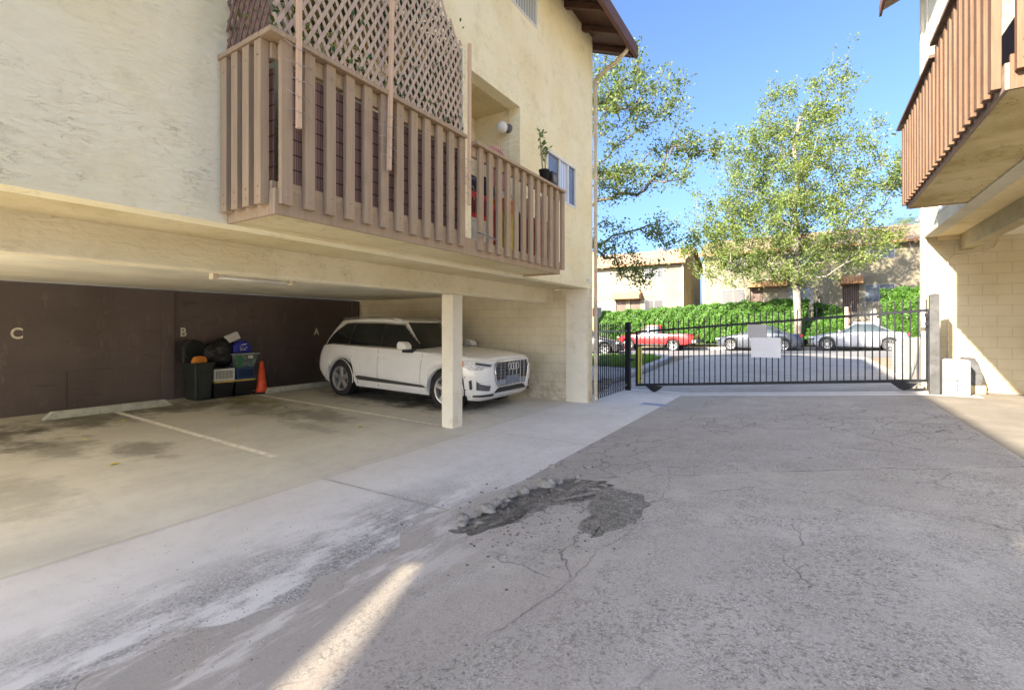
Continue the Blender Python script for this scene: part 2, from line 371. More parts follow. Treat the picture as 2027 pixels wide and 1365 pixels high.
MAT['chrome'] = simple('satin_chrome', (.75,.75,.76), .18, .05, 5, 0, 60, .95)
MAT['black_plastic'] = simple('black_plastic', (.014,.014,.015), .5, .2)
MAT['dark_plastic'] = simple('dark_green_plastic', (.022,.028,.024), .5, .2, 6, .1)
MAT['glass_car'] = glassy('tinted_car_glass', (.006,.008,.008), .03)
MAT['glass_car_light'] = glassy('car_glass', (.035,.05,.055), .04)
MAT['white_paint'] = paint('white_car_paint', (.86,.86,.85))
MAT['silver_paint'] = paint('pale_silver_car_paint', (.24,.255,.29))
MAT['grey_paint'] = paint('slate_car_paint', (.065,.078,.10), rough=.4, metal=.3)
MAT['red_paint'] = paint('red_car_paint', (.42,.014,.018))
MAT['dark_paint'] = paint('dark_car_paint', (.03,.035,.045))
MAT['lamp_glass'] = simple('lamp_lens', (.55,.57,.60), .08, .25, 30)
MAT['amber'] = simple('amber_lens', (.75,.17,.02), .2, .1)
MAT['red_lens'] = simple('red_lens', (.45,.02,.02), .15, .1)
MAT['orange'] = simple('orange_plastic', (.75,.075,.02), .5, .12, 12, dirt=(.45,.05,.02))
MAT['bark'] = simple('pale_bark', (.20,.175,.15), .9, .3, 5, .6, 25, dirt=(.10,.085,.07))
MAT['bark_d'] = simple('grey_bark', (.12,.10,.09), .9, .3, 5, .6, 25)
MAT['leaf_a'] = leafmat('light_leaves', (.10,.15,.04), (.19,.26,.085), (.16,.20,.04))
MAT['leaf_b'] = leafmat('green_leaves', (.10,.15,.045), (.20,.26,.10), (.16,.21,.05))
MAT['leaf_h'] = leafmat('hedge_leaves', (.025,.085,.012), (.085,.19,.03), (.05,.13,.015), .35)
MAT['leaf_i'] = leafmat('vine_leaves', (.02,.10,.04), (.20,.20,.035), (.02,.09,.04), .2)
MAT['hedge_core'] = simple('hedge_inside', (.02,.035,.012), .95, .3)
MAT['earth'] = simple('dry_earth', (.24,.19,.13), .95, .25, 2, .5, 20)
MAT['grassbase'] = simple('grass_ground', (.08,.13,.03), .95, .3, 3, .3, 30)
MAT['grassm'] = leafmat('grass_blades', (.07,.17,.02), (.16,.30,.05), (.11,.24,.03), .3)

# ------------------------------------------------------------------ terrain
def sst(a, b, x):
    t = min(1, max(0, (x-a)/(b-a))); return t*t*(3-2*t)
def gA(x):
    if x < -4.7: return 0.02*min(6.3, -4.7-x)
    if x < -2.5: return 0.
    return .35*min(1, (x+2.5)/4.4)
def gB(x): return .33 + .026*max(-45, min(45, x))
def G(x, y):
    k = sst(12.4, 24, y); z = gA(x)*(1-k) + gB(x)*k
    if y > 32.2: z += 1.9*sst(32.4, 38, y)
    return z
def sheet(mb, x0, x1, y0, y1, off, step=.5, edge=None):
    nx = max(1, int(math.ceil((x1-x0)/step))); ny = max(1, int(math.ceil((y1-y0)/step)))
    xs = [x0+(x1-x0)*i/nx for i in range(nx+1)]; ys = [y0+(y1-y0)*j/ny for j in range(ny+1)]
    for k in (-4.7, -2.5, 1.9):
        if x0 < k < x1: xs[min(range(1, nx) if nx > 1 else [0], key=lambda i: abs(xs[i]-k))] = k
    V = [(x, y, G(x, y)+off) for y in ys for x in xs]
    return mb.add(V, [(j*(nx+1)+i, j*(nx+1)+i+1, (j+1)*(nx+1)+i+1, (j+1)*(nx+1)+i) for j in range(ny) for i in range(nx)])
g = MB()
xs = [-400,-120,-60,-40,-30,-22,-16,-11,-8,-6,-4.7,-3.6,-2.5,-1.4,-.3,.8,1.9,3,5,8,12,18,26,40,60,120,400]
ys = [-300,-100,-40,-15,-6,0,4,8,12.4] + [12.4+i for i in range(1, 28)] + [45,60,100,300,600]
V = [(x, y, G(x, y)-.02) for y in ys for x in xs]; n = len(xs)
g.add(V, [(j*n+i, j*n+i+1, (j+1)*n+i+1, (j+1)*n+i) for j in range(len(ys)-1) for i in range(n-1)])
struct('ground', g, MAT['earth'], True)
struct('parking_slab', sheet(MB(), -11.05, -4.3, -14, 9.4, .0005), MAT['slab'], True)
struct('concrete_apron', sheet(MB(), -4.3, -2.5, -10, 11.75, .000), MAT['apron'], True)
dr = sheet(MB(), -2.5, 1.72, -10, 11.35, .003, .35); dv = []
def ragx(y):      # near the camera the asphalt spills over the apron in a ragged line
    k = 1-sst(2.6, 4.4, y); return -2.5-k*(.16+.13*math.sin(y*2.3)+.06*math.sin(y*7.1)+.035*math.sin(y*17+1))
rs_ = MB(); m_ = 300; ys_ = [-1+i*5.6/m_ for i in range(m_+1)]; V_ = []
for y in ys_: V_ += [(ragx(y), y, G(ragx(y), y)+.003), (-2.5, y, G(-2.5, y)+.003)]
dr.add(V_, [(2*i, 2*i+1, 2*i+3, 2*i+2) for i in range(m_)])
struct('driveway', dr, MAT['asphalt'], True)
struct('driveway_beyond_gate', sheet(MB(), -4.7, 2.0, 12.0, 24.0, -.004), MAT['asphalt'], True)
struct('gate_threshold', sheet(MB(), -4.4, 2.6, 11.35, 12.0, .004, .3), MAT['apron'], True)
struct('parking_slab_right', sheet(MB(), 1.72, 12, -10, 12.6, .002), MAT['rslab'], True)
st = sheet(MB(), -60, 45, 24.0, 32.2, -.008, 1.5); struct('street', st, MAT['street'], True)
# joints cut in the concrete (thin dark grooves laid as strips)
j = MB(); dark = simple('joint_dark', (.42,.40,.35), .95, .3, 8)
def strip(mb, x0, y0, x1, y1, w, off, seg=12, wob=.0):
    d = Vector((x1-x0, y1-y0, 0)).normalized(); nn = Vector((-d.y, d.x, 0))*w/2; V = []
    for i in range(seg+1):
        x = x0+(x1-x0)*i/seg; y = y0+(y1-y0)*i/seg; q = random.uniform(-wob, wob)
        for sg in (-1, 1): V.append((x+nn.x*sg+nn.x*q, y+nn.y*sg+nn.y*q, G(x, y)+off))
    return mb.add(V, [(2*i, 2*i+1, 2*i+3, 2*i+2) for i in range(seg)])
strip(j, -4.3, -3, -4.3, 9.4, .006, .008, 60, .8)
for y in (2.55+.6, 5.9, 8.9): strip(j, -4.3, y, -2.52, y+.04, .012, .008, 20, .8)
strip(j, -3.9, 9.75, -2.6, 9.75, .012, .008, 10, .5)
struct('concrete_joints', j, dark)
tr = MB(); strip(tr, -4.3, 11.62, 2.0, 11.62, .035, .012, 24, .3); struct('gate_track', tr, MAT['rust'])
# parking lines
lm = NT('worn_line_paint'); wr = lm.ramp(lm.noise(9, 6, None, .75), .40, .60, 0, .8)
lmat = lm.fin(lm.mix(wr, (.88,.85,.76), (.62,.58,.50)), .8)
for y, xa, xb in ((.87,-10.3,-5.6), (3.34,-10.2,-5.45), (5.84,-10.2,-5.0)):
    struct('parking_line', strip(MB(), xa, y, xb, y, .09, .0085, 24), lmat)
# broken asphalt beside the apron: sunken dark bed with a ragged edge
def blob_poly(pts, jit, n=6):
    out = []
    for i in range(len(pts)):
        a = Vector(pts[i]); b = Vector(pts[(i+1) % len(pts)])
        for k in range(n):
            p = a.lerp(b, k/n); out.append((p.x+random.uniform(-jit, jit), p.y+random.uniform(-jit, jit)))
    return out
def ragged(pts, jit, off):
    poly = blob_poly(pts, jit); cx = sum(p[0] for p in poly)/len(poly); cy = sum(p[1] for p in poly)/len(poly)
    V = [(cx, cy, G(cx, cy)+off)] + [(x, y, G(x, y)+off) for x, y in poly]; m = len(poly)
    return MB().add(V, [(0, 1+i, 1+(i+1) % m) for i in range(m)])
def rubble_mat():
    t = NT('broken_asphalt'); vc = t.vor(70, 'F1', None, 'Color'); sp = t.n('ShaderNodeSeparateColor'); t.l(vc, sp.inputs[0])
    c = t.mix(t.ramp(t.noise(8, 6, None, .7), .35, .65), (.19,.175,.15), (.31,.29,.255)); c = t.mix(t.ramp(sp.outputs[0], .45, 1, 0, .75), c, (.42,.39,.34)); c = t.mix(t.ramp(sp.outputs[1], .6, 1, 0, .6), c, (.08,.073,.064))
    h = t.math('ADD', t.noise(30, 6, None, .75), t.math('MULTIPLY', t.vor(70, 'F1'), -.6)); t.fin(c, .95, t.bump(h, 1., .02), spec=.2)
    # worn through in places: the old surface shows between
    tr_ = t.n('ShaderNodeBsdfTransparent'); mx = t.n('ShaderNodeMixShader'); t.l(t.ramp(t.noise(7, 7, None, .75), .40, .47), mx.inputs[0])
    t.l(tr_.outputs[0], mx.inputs[1]); t.l(t.b.outputs[0], mx.inputs[2]); t.l(mx.outputs[0], t.out.inputs[0]); return t.m
MAT['rubble'] = rubble_mat()
struct('broken_asphalt_bed', ragged([(-2.34,2.86),(-2.36,3.4),(-2.28,3.95),(-2.08,4.42),(-1.75,4.45),(-1.45,4.22),(-1.6,3.95),(-1.85,3.6),(-2.0,3.15),(-2.15,2.85)], .045, .003), MAT['rubble'])
struct('broken_asphalt_bed', ragged([(-1.6,4.28),(-1.25,4.2),(-1.1,3.95),(-1.12,3.5),(-1.28,3.15),(-1.5,3.3),(-1.46,3.6),(-1.62,3.85)], .035, .0045), MAT['rubble'])
# long curved crack running towards the camera
ck = MB(); cp = [(-1.26, 5.13), (-1.08, 4.45), (-1.07, 4.08), (-1.16, 3.89), (-1.07, 3.47), (-1.11, 3.16), (-1.19, 2.97), (-1.16, 2.73), (-1.18, 2.42), (-1.23, 2.2), (-1.26, 2.01), (-1.31, 1.86)]
for (xa, ya), (xb, yb) in zip(cp, cp[1:]):
    m = 8; 
    for q in range(m):
        x0, y0 = xa+(xb-xa)*q/m, ya+(yb-ya)*q/m; x1, y1 = xa+(xb-xa)*(q+1)/m, ya+(yb-ya)*(q+1)/m
        if q: x0, y0 = lx_, ly_
        if q < m-1: x1 += random.uniform(-.012,.012); y1 += random.uniform(-.012,.012)
        lx_, ly_ = x1, y1; strip(ck, x0, y0, x1, y1, random.uniform(.002,.0065), .0075, 1)
struct('asphalt_crack', ck, simple('crack_dark', (.22,.205,.18), .95, .3, 8))
# loose lumps
lump = simple('asphalt_lump', (.27,.25,.22), .95, .3, 12, .8, 50)
for i, (x, y, r) in enumerate(((-2.33,3.32,.085),(-2.36,3.52,.05),(-2.33,3.72,.055),(-2.30,3.88,.07),(-2.19,4.12,.10),(-2.12,4.25,.055),(-2.40,3.08,.06),(-2.33,2.98,.045),(-2.3,3.6,.035),(-2.02,4.5,.04),(-2.45,4.78,.045),(-2.05,4.86,.05),(-1.95,4.95,.03))):
    b = MB().ball((x, y, G(x, y)+r*.28), r, 10, (1.1, .8, .55), .16)
    wh = ['largest dark asphalt lump in the middle of the row on the broken edge', 'small lump just past the largest one', 'lump midway along the row at the broken edge', 'second biggest lump, behind the middle of the row', 'biggest pale lump at the far end of the row', 'little lump touching the biggest pale one', 'flat lump at the near end of the row', 'smallest lump at the near tip of the broken patch', 'crumb of asphalt between the two middle lumps', 'crumb on the far rim of the broken patch', 'loose lump on the apron beyond the broken patch', 'loose lump on the asphalt beyond the broken patch', 'tiny lump farthest along the driveway from the broken patch'][i]
    single('asphalt_lump', b, lump, wh, 'rubble', 'lumps of broken asphalt beside the apron', smooth=False)
# small crumbs of the same broken asphalt, too many to count
cr_ = MB()
for i in range(420):
    x = random.gauss(-1.85, .3); y = random.gauss(3.65, .5); r = random.uniform(.005, .013)
    cr_.ball((x, y, G(x, y)+r*.3), r, 6, (1.1, .9, .6), .25)
o = obj('rubble', cr_, simple('crumb', (.16,.145,.125), .95, .3, 12)); tag(o, 'small crumbs strewn over the broken asphalt patch', 'rubble', kind='stuff')
# fine grit over the driveway: too many to count
gr = MB()
for i in range(3800):
    k = random.random()
    if k < .55: x = random.gauss(-2.75, .5); y = random.uniform(1.0, 6.0)
    elif k < .75: x = random.gauss(-1.9, .35); y = random.uniform(2.6, 4.8)
    else: x = random.uniform(-2.6, 1.7); y = random.uniform(.7, 7)
    if not -4.2 < x < 1.7: continue
    r = random.uniform(.002, .0055)*(1.3 if random.random() < .08 else 1); z = G(x, y)+.003
    a = random.random()*6.28; P = [(x+r*math.cos(a+q)*random.uniform(.7,1.2), y+r*math.sin(a+q)*random.uniform(.7,1.2), z) for q in (0,1.6,3.1,4.7)]
    gr.add(P+[(x, y, z+r*.7)], [(0,1,4),(1,2,4),(2,3,4),(3,0,4)])
gt = NT('grit'); gi = gt.n('ShaderNodeNewGeometry').outputs['Random Per Island']; gm = gt.fin(gt.mix(gt.ramp(gi, .2, 1.), (.10,.095,.09), (.42,.40,.37)), .9)
o = obj('gravel', gr, gm); tag(o, 'loose grit scattered over the driveway and apron', 'gravel', kind='stuff')
# fallen leaves on the slab
for i, (x, y, lab) in enumerate(((-8.2,2.35,'yellow fallen leaf on the slab left of the middle parking line'),(-6.6,2.15,'curled yellow leaf on the slab nearest the driveway'),(-7.4,3.9,'yellow fallen leaf just past the middle parking line'),(-9.2,3.1,'small pale leaf by the wheel stop'),(-8.3,5.3,'dark curled leaf in front of the orange cone'),(-5.9,5.0,'tiny yellow leaf between the two parking lines'))):
    z = G(x, y)+.012; a = i*1.3; c, s_ = math.cos(a)*.05, math.sin(a)*.05
    b = MB().add([(x-c,y-s_,z),(x+s_*.6,y-c*.6,z+.014),(x+c,y+s_,z+.004),(x-s_*.6,y+c*.6,z+.012),(x-c,y-s_,z-.004),(x+s_*.6,y-c*.6,z+.010),(x+c,y+s_,z),(x-s_*.6,y+c*.6,z+.008)], [(0,1,2),(0,2,3),(4,6,5),(4,7,6)])
    single('fallen_leaf', b, MAT['black_plastic'] if i == 4 else MAT['yellow'], lab, 'leaf', 'leaves fallen on the parking slab')

# grass verge with kerb beyond the gate
def area(poly_fn, x0, x1, y0, y1): ...
vb = MB(); sheet(vb, -30, -5.4, 17.0, 23.2, .05, .8); struct('verge_soil', vb, MAT['grassbase'], True)
vp = MB(); sheet(vp, -30, -4.7, 13.0, 17.0, .03, .8); struct('path', vp, MAT['kerb'], True)
kb = MB()
kp = [(-4.75,13.0),(-4.75,16.0),(-5.0,20.0),(-5.15,21.5),(-5.6,22.7),(-6.4,23.4),(-7.6,23.7),(-30,23.7)]
for (xa, ya), (xb, yb) in zip(kp, kp[1:]):
    m = max(1, int(math.dist((xa,ya),(xb,yb))/1.5))
    for q in range(m):
        x0, y0 = xa+(xb-xa)*q/m, ya+(yb-ya)*q/m; x1, y1 = xa+(xb-xa)*(q+1)/m, ya+(yb-ya)*(q+1)/m
        d = Vector((x1-x0, y1-y0, 0)).normalized(); nn = Vector((-d.y, d.x, 0))*.32
        P = [(x0,y0),(x1,y1),(x1+nn.x,y1+nn.y) if nn.x < .01 or True else 0,(x0+nn.x,y0+nn.y)]
        kb.hexa([(a,b,G(a,b)-.1) for a,b in P]+[(a,b,G(a,b)+.12) for a,b in P])
struct('kerb', kb, MAT['kerb'])
gb = MB()
for i in range(15000):
    x = -5.5-abs(random.gauss(0, 3.2)); y = random.uniform(17.1, 23.1)
    if x < -14: continue
    if y > 21.5 and x > -6.2: continue
    z = G(x, y)+.05; h = random.uniform(.06, .17); a = random.random()*6.28; w = .02; dx, dy = math.cos(a)*w, math.sin(a)*w; lx, ly = random.uniform(-.06,.06), random.uniform(-.06,.06)
    gb.add([(x-dx,y-dy,z),(x+dx,y+dy,z),(x+lx,y+ly,z+h)], [(0,1,2)])
o = obj('grass', gb, MAT['grassm']); tag(o, 'green grass on the verge beyond the side fence', 'grass', kind='stuff')
# far kerb of the street
fk = MB()
for i in range(-40, 30): fk.hexa([(i*1.5,32.0,G(i*1.5,32)-.1),(i*1.5+1.5,32.0,G(i*1.5+1.5,32)-.1),(i*1.5+1.5,32.3,G(i*1.5+1.5,32)-.1),(i*1.5,32.3,G(i*1.5,32)-.1),
                                   (i*1.5,32.0,G(i*1.5,32)+.13),(i*1.5+1.5,32.0,G(i*1.5+1.5,32)+.13),(i*1.5+1.5,32.3,G(i*1.5+1.5,32)+.13),(i*1.5,32.3,G(i*1.5,32)+.13)])
struct('far_kerb', fk, MAT['kerb'])

# ------------------------------------------------------------------ walls with openings
def wall(ax, at, th, a0, a1, z0, z1, holes=(), mb=None):
    """ax 'x': wall in the plane x=at spanning y a0..a1; th = signed thickness away from the visible face"""
    mb = mb or MB()
    A = sorted({a0, a1, *[h[0] for h in holes], *[h[1] for h in holes]}); Z = sorted({z0, z1, *[h[2] for h in holes], *[h[3] for h in holes]})
    A = [a for a in A if a0 <= a <= a1]; Z = [z for z in Z if z0 <= z <= z1]
    P = (lambda d, a, z: (at+d, a, z)) if ax == 'x' else (lambda d, a, z: (a, at+d, z))
    solid = lambda i, k: 0 <= i < len(A)-1 and 0 <= k < len(Z)-1 and not any(h[0] <= (A[i]+A[i+1])/2 <= h[1] and h[2] <= (Z[k]+Z[k+1])/2 <= h[3] for h in holes)
    for i in range(len(A)-1):
        for k in range(len(Z)-1):
            if not solid(i, k): continue
            a, b, c, d = A[i], A[i+1], Z[k], Z[k+1]
            for q in (0, th): mb.quad(P(q,a,c), P(q,b,c), P(q,b,d), P(q,a,d))
            if not solid(i-1, k): mb.quad(P(0,a,c), P(th,a,c), P(th,a,d), P(0,a,d))
            if not solid(i+1, k): mb.quad(P(0,b,c), P(th,b,c), P(th,b,d), P(0,b,d))
            if not solid(i, k-1): mb.quad(P(0,a,c), P(th,a,c), P(th,b,c), P(0,b,c))
            if not solid(i, k+1): mb.quad(P(0,a,d), P(th,a,d), P(th,b,d), P(0,b,d))
    return mb
def window(parent, ax, at, a0, a1, z0, z1, inn, frame, glass, mull=(.5,), fw=.04, depth=.05, second=None, name='window'):
    """frame ring + mullions, panes a little behind; inn = inward sign"""
    f = MB()
    def bx(mb, a, b, c, d, q0, q1):
        q0, q1 = sorted((at+q0*inn, at+q1*inn))
        return mb.box(q0, q1, a, b, c, d) if ax == 'x' else mb.box(a, b, q0, q1, c, d)
    bx(f, a0, a1, z0, z0+fw, -.01, depth); bx(f, a0, a1, z1-fw, z1, -.01, depth)
    bx(f, a0, a0+fw, z0+fw, z1-fw, -.01, depth); bx(f, a1-fw, a1, z0+fw, z1-fw, -.01, depth)
    ms = [a0+fw] + [a0+(a1-a0)*m for m in mull] + [a1-fw]
    for m in ms[1:-1]: bx(f, m-fw*.5, m+fw*.5, z0+fw, z1-fw, -.005, depth)
    w = obj(name, f, frame, parent, bevel=0)
    for i in range(len(ms)-1):
        p = bx(MB(), ms[i], ms[i+1], z0+fw*.5, z1-fw*.5, depth*.5, depth*.5+.012); obj('pane', p, (second if second and i % 2 else glass), w)
    return w

# ------------------------------------------------------------------ left apartment building
LB = thing('apartment_building', (-7, 3, 0), 'cream stucco apartment block on the left with open parking underneath', 'building')
XW = -3.91; ZS = 2.40; XF = -4.72
W_far = (7.42, 8.64, 3.93, 4.73); W_up = (5.62, 7.06, 6.64, 7.5); REC = (2.55, 6.5, 2.56, 5.10)
obj('facade', wall('x', XW, -.2, -1.6, 9.5, ZS, 7.62, [W_far, W_up, REC]), MAT['stucco'], LB)
# unseen wall with an added slot, shaped to cast the driveway's sun streak
sw = MB().prism([(-14,ZS),(-1.9,ZS),(-2.0,2.46),(-4.03,3.01),(-6.5,3.7),(-14,3.7)], XW-.06, XW, 'yz')
sw.prism([(-14,3.701),(-6.5,3.701),(-6.5,4.05),(-4.55,3.38),(-2.42,2.72),(-2.0,2.462),(-1.9,ZS),(-1.602,ZS),(-1.602,7.62),(-14,7.62)], XW-.06, XW, 'yz')
obj('streak_slot_wall', sw, MAT['stucco'], LB)
bl_ = MB(); yy = -2.15      # added bars across the slot that dim the sun streak
while yy > -6.5: bl_.box(XW-.034, XW-.031, yy-.010, yy+.010, 2.4, 4.2); yy -= .052
obj('streak_bars', bl_, MAT['black_iron'], LB)['kind'] = 'stuff'
obj('soffit_light_stop', MB().box(XW-.20, XW-.061, -14, -1.603, ZS+.003, ZS+.02), MAT['soffit'], LB)  # added strip out of view, blocks sunlight leaking behind the thin wall
obj('end_wall', MB().box(-11.3, XW-.2, 9.30, 9.5, ZS+.02, 7.62), MAT['stucco'], LB)
# recessed balcony behind the facade
r = MB(); r.quad((-4.8,2.45,2.5),(-4.8,6.5,2.5),(-4.8,6.5,5.3),(-4.8,2.45,5.3)); r.box(-4.85,-4.11,6.502,6.62,2.5,5.3); r.box(-4.85,-4.11,2.43,2.547,2.5,5.3)
obj('recess_wall', r, MAT['stucco_y'], LB)
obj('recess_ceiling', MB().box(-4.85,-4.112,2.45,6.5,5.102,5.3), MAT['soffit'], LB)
# sliding door of the recess
window(LB, 'x', -4.79, 3.0, 5.9, 2.6, 4.6, -1, MAT['white_frame'], glassy('dark_door_glass', (.02,.02,.022)), (.5,), .06, .04, name='sliding_door')
# soffit between facade and fascia, fascia beam
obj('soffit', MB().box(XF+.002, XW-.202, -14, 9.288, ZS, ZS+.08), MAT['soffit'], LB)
obj('fascia_beam', MB().box(XF-.22, XF, -14, 9.29, 2.107, ZS+.05), MAT['stucco_y'], LB, bevel=.02)
obj('ceiling', MB().box(-11.0, XF-.222, -3.6, 9.29, 2.34, 2.44), MAT['ceiling'], LB)
for y in (5.8, .0, -5.6, -11): obj('column', MB().box(-4.945, -4.717, y, y+.25, -.02, 2.105), MAT['column'], LB, bevel=.012)
obj('block_end_wall', wall('y', 9.29, .2, -11.2, XW, -.05, ZS-.003), MAT['cmu'], LB)
obj('pilaster', MB().box(-4.42, -3.93, 9.262, 9.288, -.02, 2.36).box(-4.5, -3.90, 9.24, 9.288, 2.30, ZS-.004), MAT['column'], LB)
bw = MB().box(-11.2, -11.0, -2.2, 9.288, -.05, 2.338)
bwo = obj('garage_back_wall', bw, MAT['brown_wall'], LB)
for y0, y1 in ((4.34,4.56), (-.2,.02), (9.0,9.2)): obj('pilaster', MB().box(-10.998, -10.955, y0, y1, .0, 2.336), MAT['brown_wall'], LB, bevel=.006)
seam = MB()
for y0, y1 in ((.1,2.9), (2.93,4.3), (6.9,8.9)): obj('lower_panel', MB().box(-10.997, -10.985, y0, y1, .1, .82 if y0 < 5 else 1.0), MAT['brown_wall'], LB, bevel=.004)
letm = simple('worn_white_stencil', (.66,.62,.52), .8, .12, 20)
for ch, y, z in (('C', 2.29, 1.42), ('B', 4.73, 1.42), ('A', 7.87, 1.41)):
    cu = bpy.data.curves.new('letter', 'FONT'); cu.body = ch; cu.size = .25; cu.extrude = .004; cu.offset = .0055; cu.align_x = 'CENTER'
    tmp = bpy.data.objects.new('tmp', cu); COL.objects.link(tmp); bpy.context.view_layer.update()
    me = bpy.data.meshes.new_from_object(tmp.evaluated_get(bpy.context.evaluated_depsgraph_get())); bpy.data.objects.remove(tmp)
    me.materials.clear(); o = link('letter', me, letm, LB)
    me.transform(Matrix.Translation((-10.994, y, z-.02)) @ Matrix.Rotation(R(90), 4, 'Z') @ Matrix.Rotation(R(90), 4, 'X') @ Matrix.Scale(.86, 4, (1,0,0)))
    o.matrix_parent_inverse = ROOTLOC[LB.name].inverted(); o['label'] = 'white stencilled letter ' + ch
# roof: slopes up from the eave, rafters, fascia board
XE, ZE = -3.1, 7.42; sl = .42
rf = MB(); e0 = (XE, ZE); e1 = (-8.2, ZE+sl*(8.2-3.1))
rf.prism([(e0[0], e0[1]+.04), (e0[0], e0[1]+.12), (e1[0], e1[1]+.12), (e1[0], e1[1]+.04)], -9.0, 9.95, 'xz')
rf.prism([(e1[0]+.0, e1[1]+.04), (e1[0], e1[1]+.12), (-13.4, ZE+.12), (-13.4, ZE+.04)], -9.0, 9.95, 'xz')
roof = obj('roof', rf, MAT['shingle'], LB)
dk = MB().prism([(XE+.005, ZE+.037), (XE+.005, ZE+.0), (-4.6, ZE+sl*1.5), (-4.6, ZE+sl*1.5+.037)], -9.0, 9.93, 'xz')
obj('eave_boards', dk, MAT['roofwood'], roof)
for i in range(17):
    y = 9.80-.05-i*.82
    q = MB().prism([(XE-.06, ZE-.01), (XE-.06, ZE-.12), (-4.3, ZE+sl*1.2-.14), (-4.3, ZE+sl*1.2-.003)], y, y+.09, 'xz')
    obj('rafter', q, MAT['roofwood'], roof)
obj('fascia_board', MB().prism([(XE-.03, ZE-.13), (XE+.03, ZE-.10), (XE+.03, ZE+.14), (XE-.03, ZE+.14)], -14.5, 9.97, 'xz'), MAT['fasciawood'], roof)
obj('barge_board', MB().prism([(XE-.031, ZE-.10), (XE-.031, ZE+.13), (-8.2, e1[1]+.14), (-8.2, e1[1]-.09)], 9.952, 9.99, 'xz'), MAT['fasciawood'], roof)
obj('gable_wall', MB().prism([(-3.98, 7.6), (-3.98, 7.72), (-8.2, 9.5), (-12.6, 7.7), (-12.6, 7.6)], 9.3, 9.495, 'xz'), MAT['stucco'], LB)
# frieze closing facade to roof
obj('frieze', MB().box(-4.1, XW-.003, -14, 9.49, 7.61, 7.76), MAT['stucco'], LB)
bl = glassy('vertical_blinds_glass', (.25,.3,.33), .15, ('y', 75, (.55,.58,.58)))
bl2 = glassy('pale_blinds_glass', (.35,.38,.42), .15, ('y', 60, (.62,.66,.72)))
window(LB, 'x', XW, *W_up, -1, MAT['white_frame'], bl, (.5,), .035)
window(LB, 'x', XW, *W_far, -1, MAT['white_frame'], glassy('curtained_glass', (.10,.095,.095), .08), (.42,.72), .035, second=bl2)
dark_in = simple('dark_room', (.03,.03,.03), .9)
obj('interior', MB().box(-8, -4.9, 1.0, 9.2, 2.6, 7.4), dark_in, LB)
# downspout
dp = MB().tube([(-3.20,9.55,7.50),(-3.22,9.58,7.42),(-3.42,9.60,7.30),(-3.72,9.60,7.12),(-3.80,9.60,7.02),(-3.81,9.60,6.9)], .038, 8)
dpo = obj('downspout', MB().box(-3.895,-3.835,9.535,9.60,.16,6.9).box(-3.902,-3.83,9.52,9.605,2.1,2.14).box(-3.902,-3.83,9.52,9.605,4.5,4.54).box(-3.902,-3.83,9.52,9.605,6.0,6.04), MAT['downspout'], LB, bevel=.008)
obj('elbow', MB().tube([(-3.13,9.57,7.40),(-3.2,9.57,7.28),(-3.42,9.57,7.13),(-3.72,9.57,6.98),(-3.84,9.57,6.9),(-3.865,9.567,6.78)], .042, 10), MAT['downspout'], dpo, smooth=True)
obj('shoe', MB().tube([(-3.865,9.567,.2),(-3.865,9.54,.12),(-3.80,9.42,.05)], [.04,.04,.04], 8), MAT['downspout'], dpo, smooth=True)
obj('lamp_stub', MB().tube([(-3.9,9.2,2.58),(-3.82,9.2,2.56)], .025, 8).ball((-3.82,9.2,2.53), .035, 8), MAT['white_frame'], LB, smooth=True)

# balcony (a part of the building): two bays
BX = -3.26; B0, BD, B1 = 1.99, 4.19, 6.62
bal = obj('balcony', MB().box(XW, BX-.03, B0+.03, B1, ZS+.03, ZS+.11), MAT['soffit'], LB)
obj('balcony_floor', MB().box(-4.79, BX-.06, B0+.06, B1-.01, ZS+.115, ZS+.17), MAT['ceiling'], bal)
obj('rim_board', MB().box(BX-.03, BX, B0, B1, ZS+.0, ZS+.19), MAT['trim'], bal, bevel=.006)
obj('rim_board', MB().box(XW+.002, BX-.032, B0, B0+.03, ZS+.0, ZS+.19), MAT['trim'], bal, bevel=.006)
obj('rim_board', MB().box(XW+.002, BX-.032, B1-.032, B1-.002, ZS+.0, ZS+.19), MAT['trim'], bal, bevel=.006)
obj('bottom_rail', MB().box(BX-.045, BX-.006, B0+.05, BD-.02, ZS+.19, ZS+.25), MAT['trim_l'], bal)
obj('upper_rail', MB().box(BX-.045, BX-.006, B0+.05, BD-.01, 3.54, 3.655), MAT['trim_l'], bal)
obj('upper_rail', MB().box(BX-.045, BX-.006, BD+.17, B1, 3.54, 3.655), MAT['trim_l'], bal)
obj('upper_rail', MB().box(XW+.002, BX-.046, B0+.006, B0+.045, 3.54, 3.655), MAT['trim_l'], bal)
obj('bottom_rail', MB().box(XW+.002, BX-.046, B0+.006, B0+.045, ZS+.19, ZS+.25), MAT['trim_l'], bal)
obj('top_rail', MB().box(BX-.075, BX+.075, B0-.075, BD-.02, 3.66, 3.70), MAT['trim'], bal, bevel=.006)
obj('top_rail', MB().box(BX-.075, BX+.075, BD+.155, B1+.06, 3.66, 3.70), MAT['trim'], bal, bevel=.006)
obj('top_rail', MB().box(XW+.002, BX-.077, B0-.075, B0+.075, 3.662, 3.70), MAT['trim'], bal, bevel=.006)
obj('reed_screen', MB().box(BX-.052, BX-.046, B0+.09, BD-.02, ZS+.2, 3.52), MAT['reed'], bal)
obj('reed_screen', MB().box(XW+.03, BX-.1, B0+.048, B0+.06, ZS+.2, 3.50), MAT['reed'], bal)
bolt = simple('painted_bolt', (.20,.13,.09), .5)
def slat(mb_fn, front, parent, m):
    s_ = obj('slat', mb_fn, m, parent, bevel=.005)
    for p in front:
        obj('bolt', p, bolt, s_) if False else None
    return s_
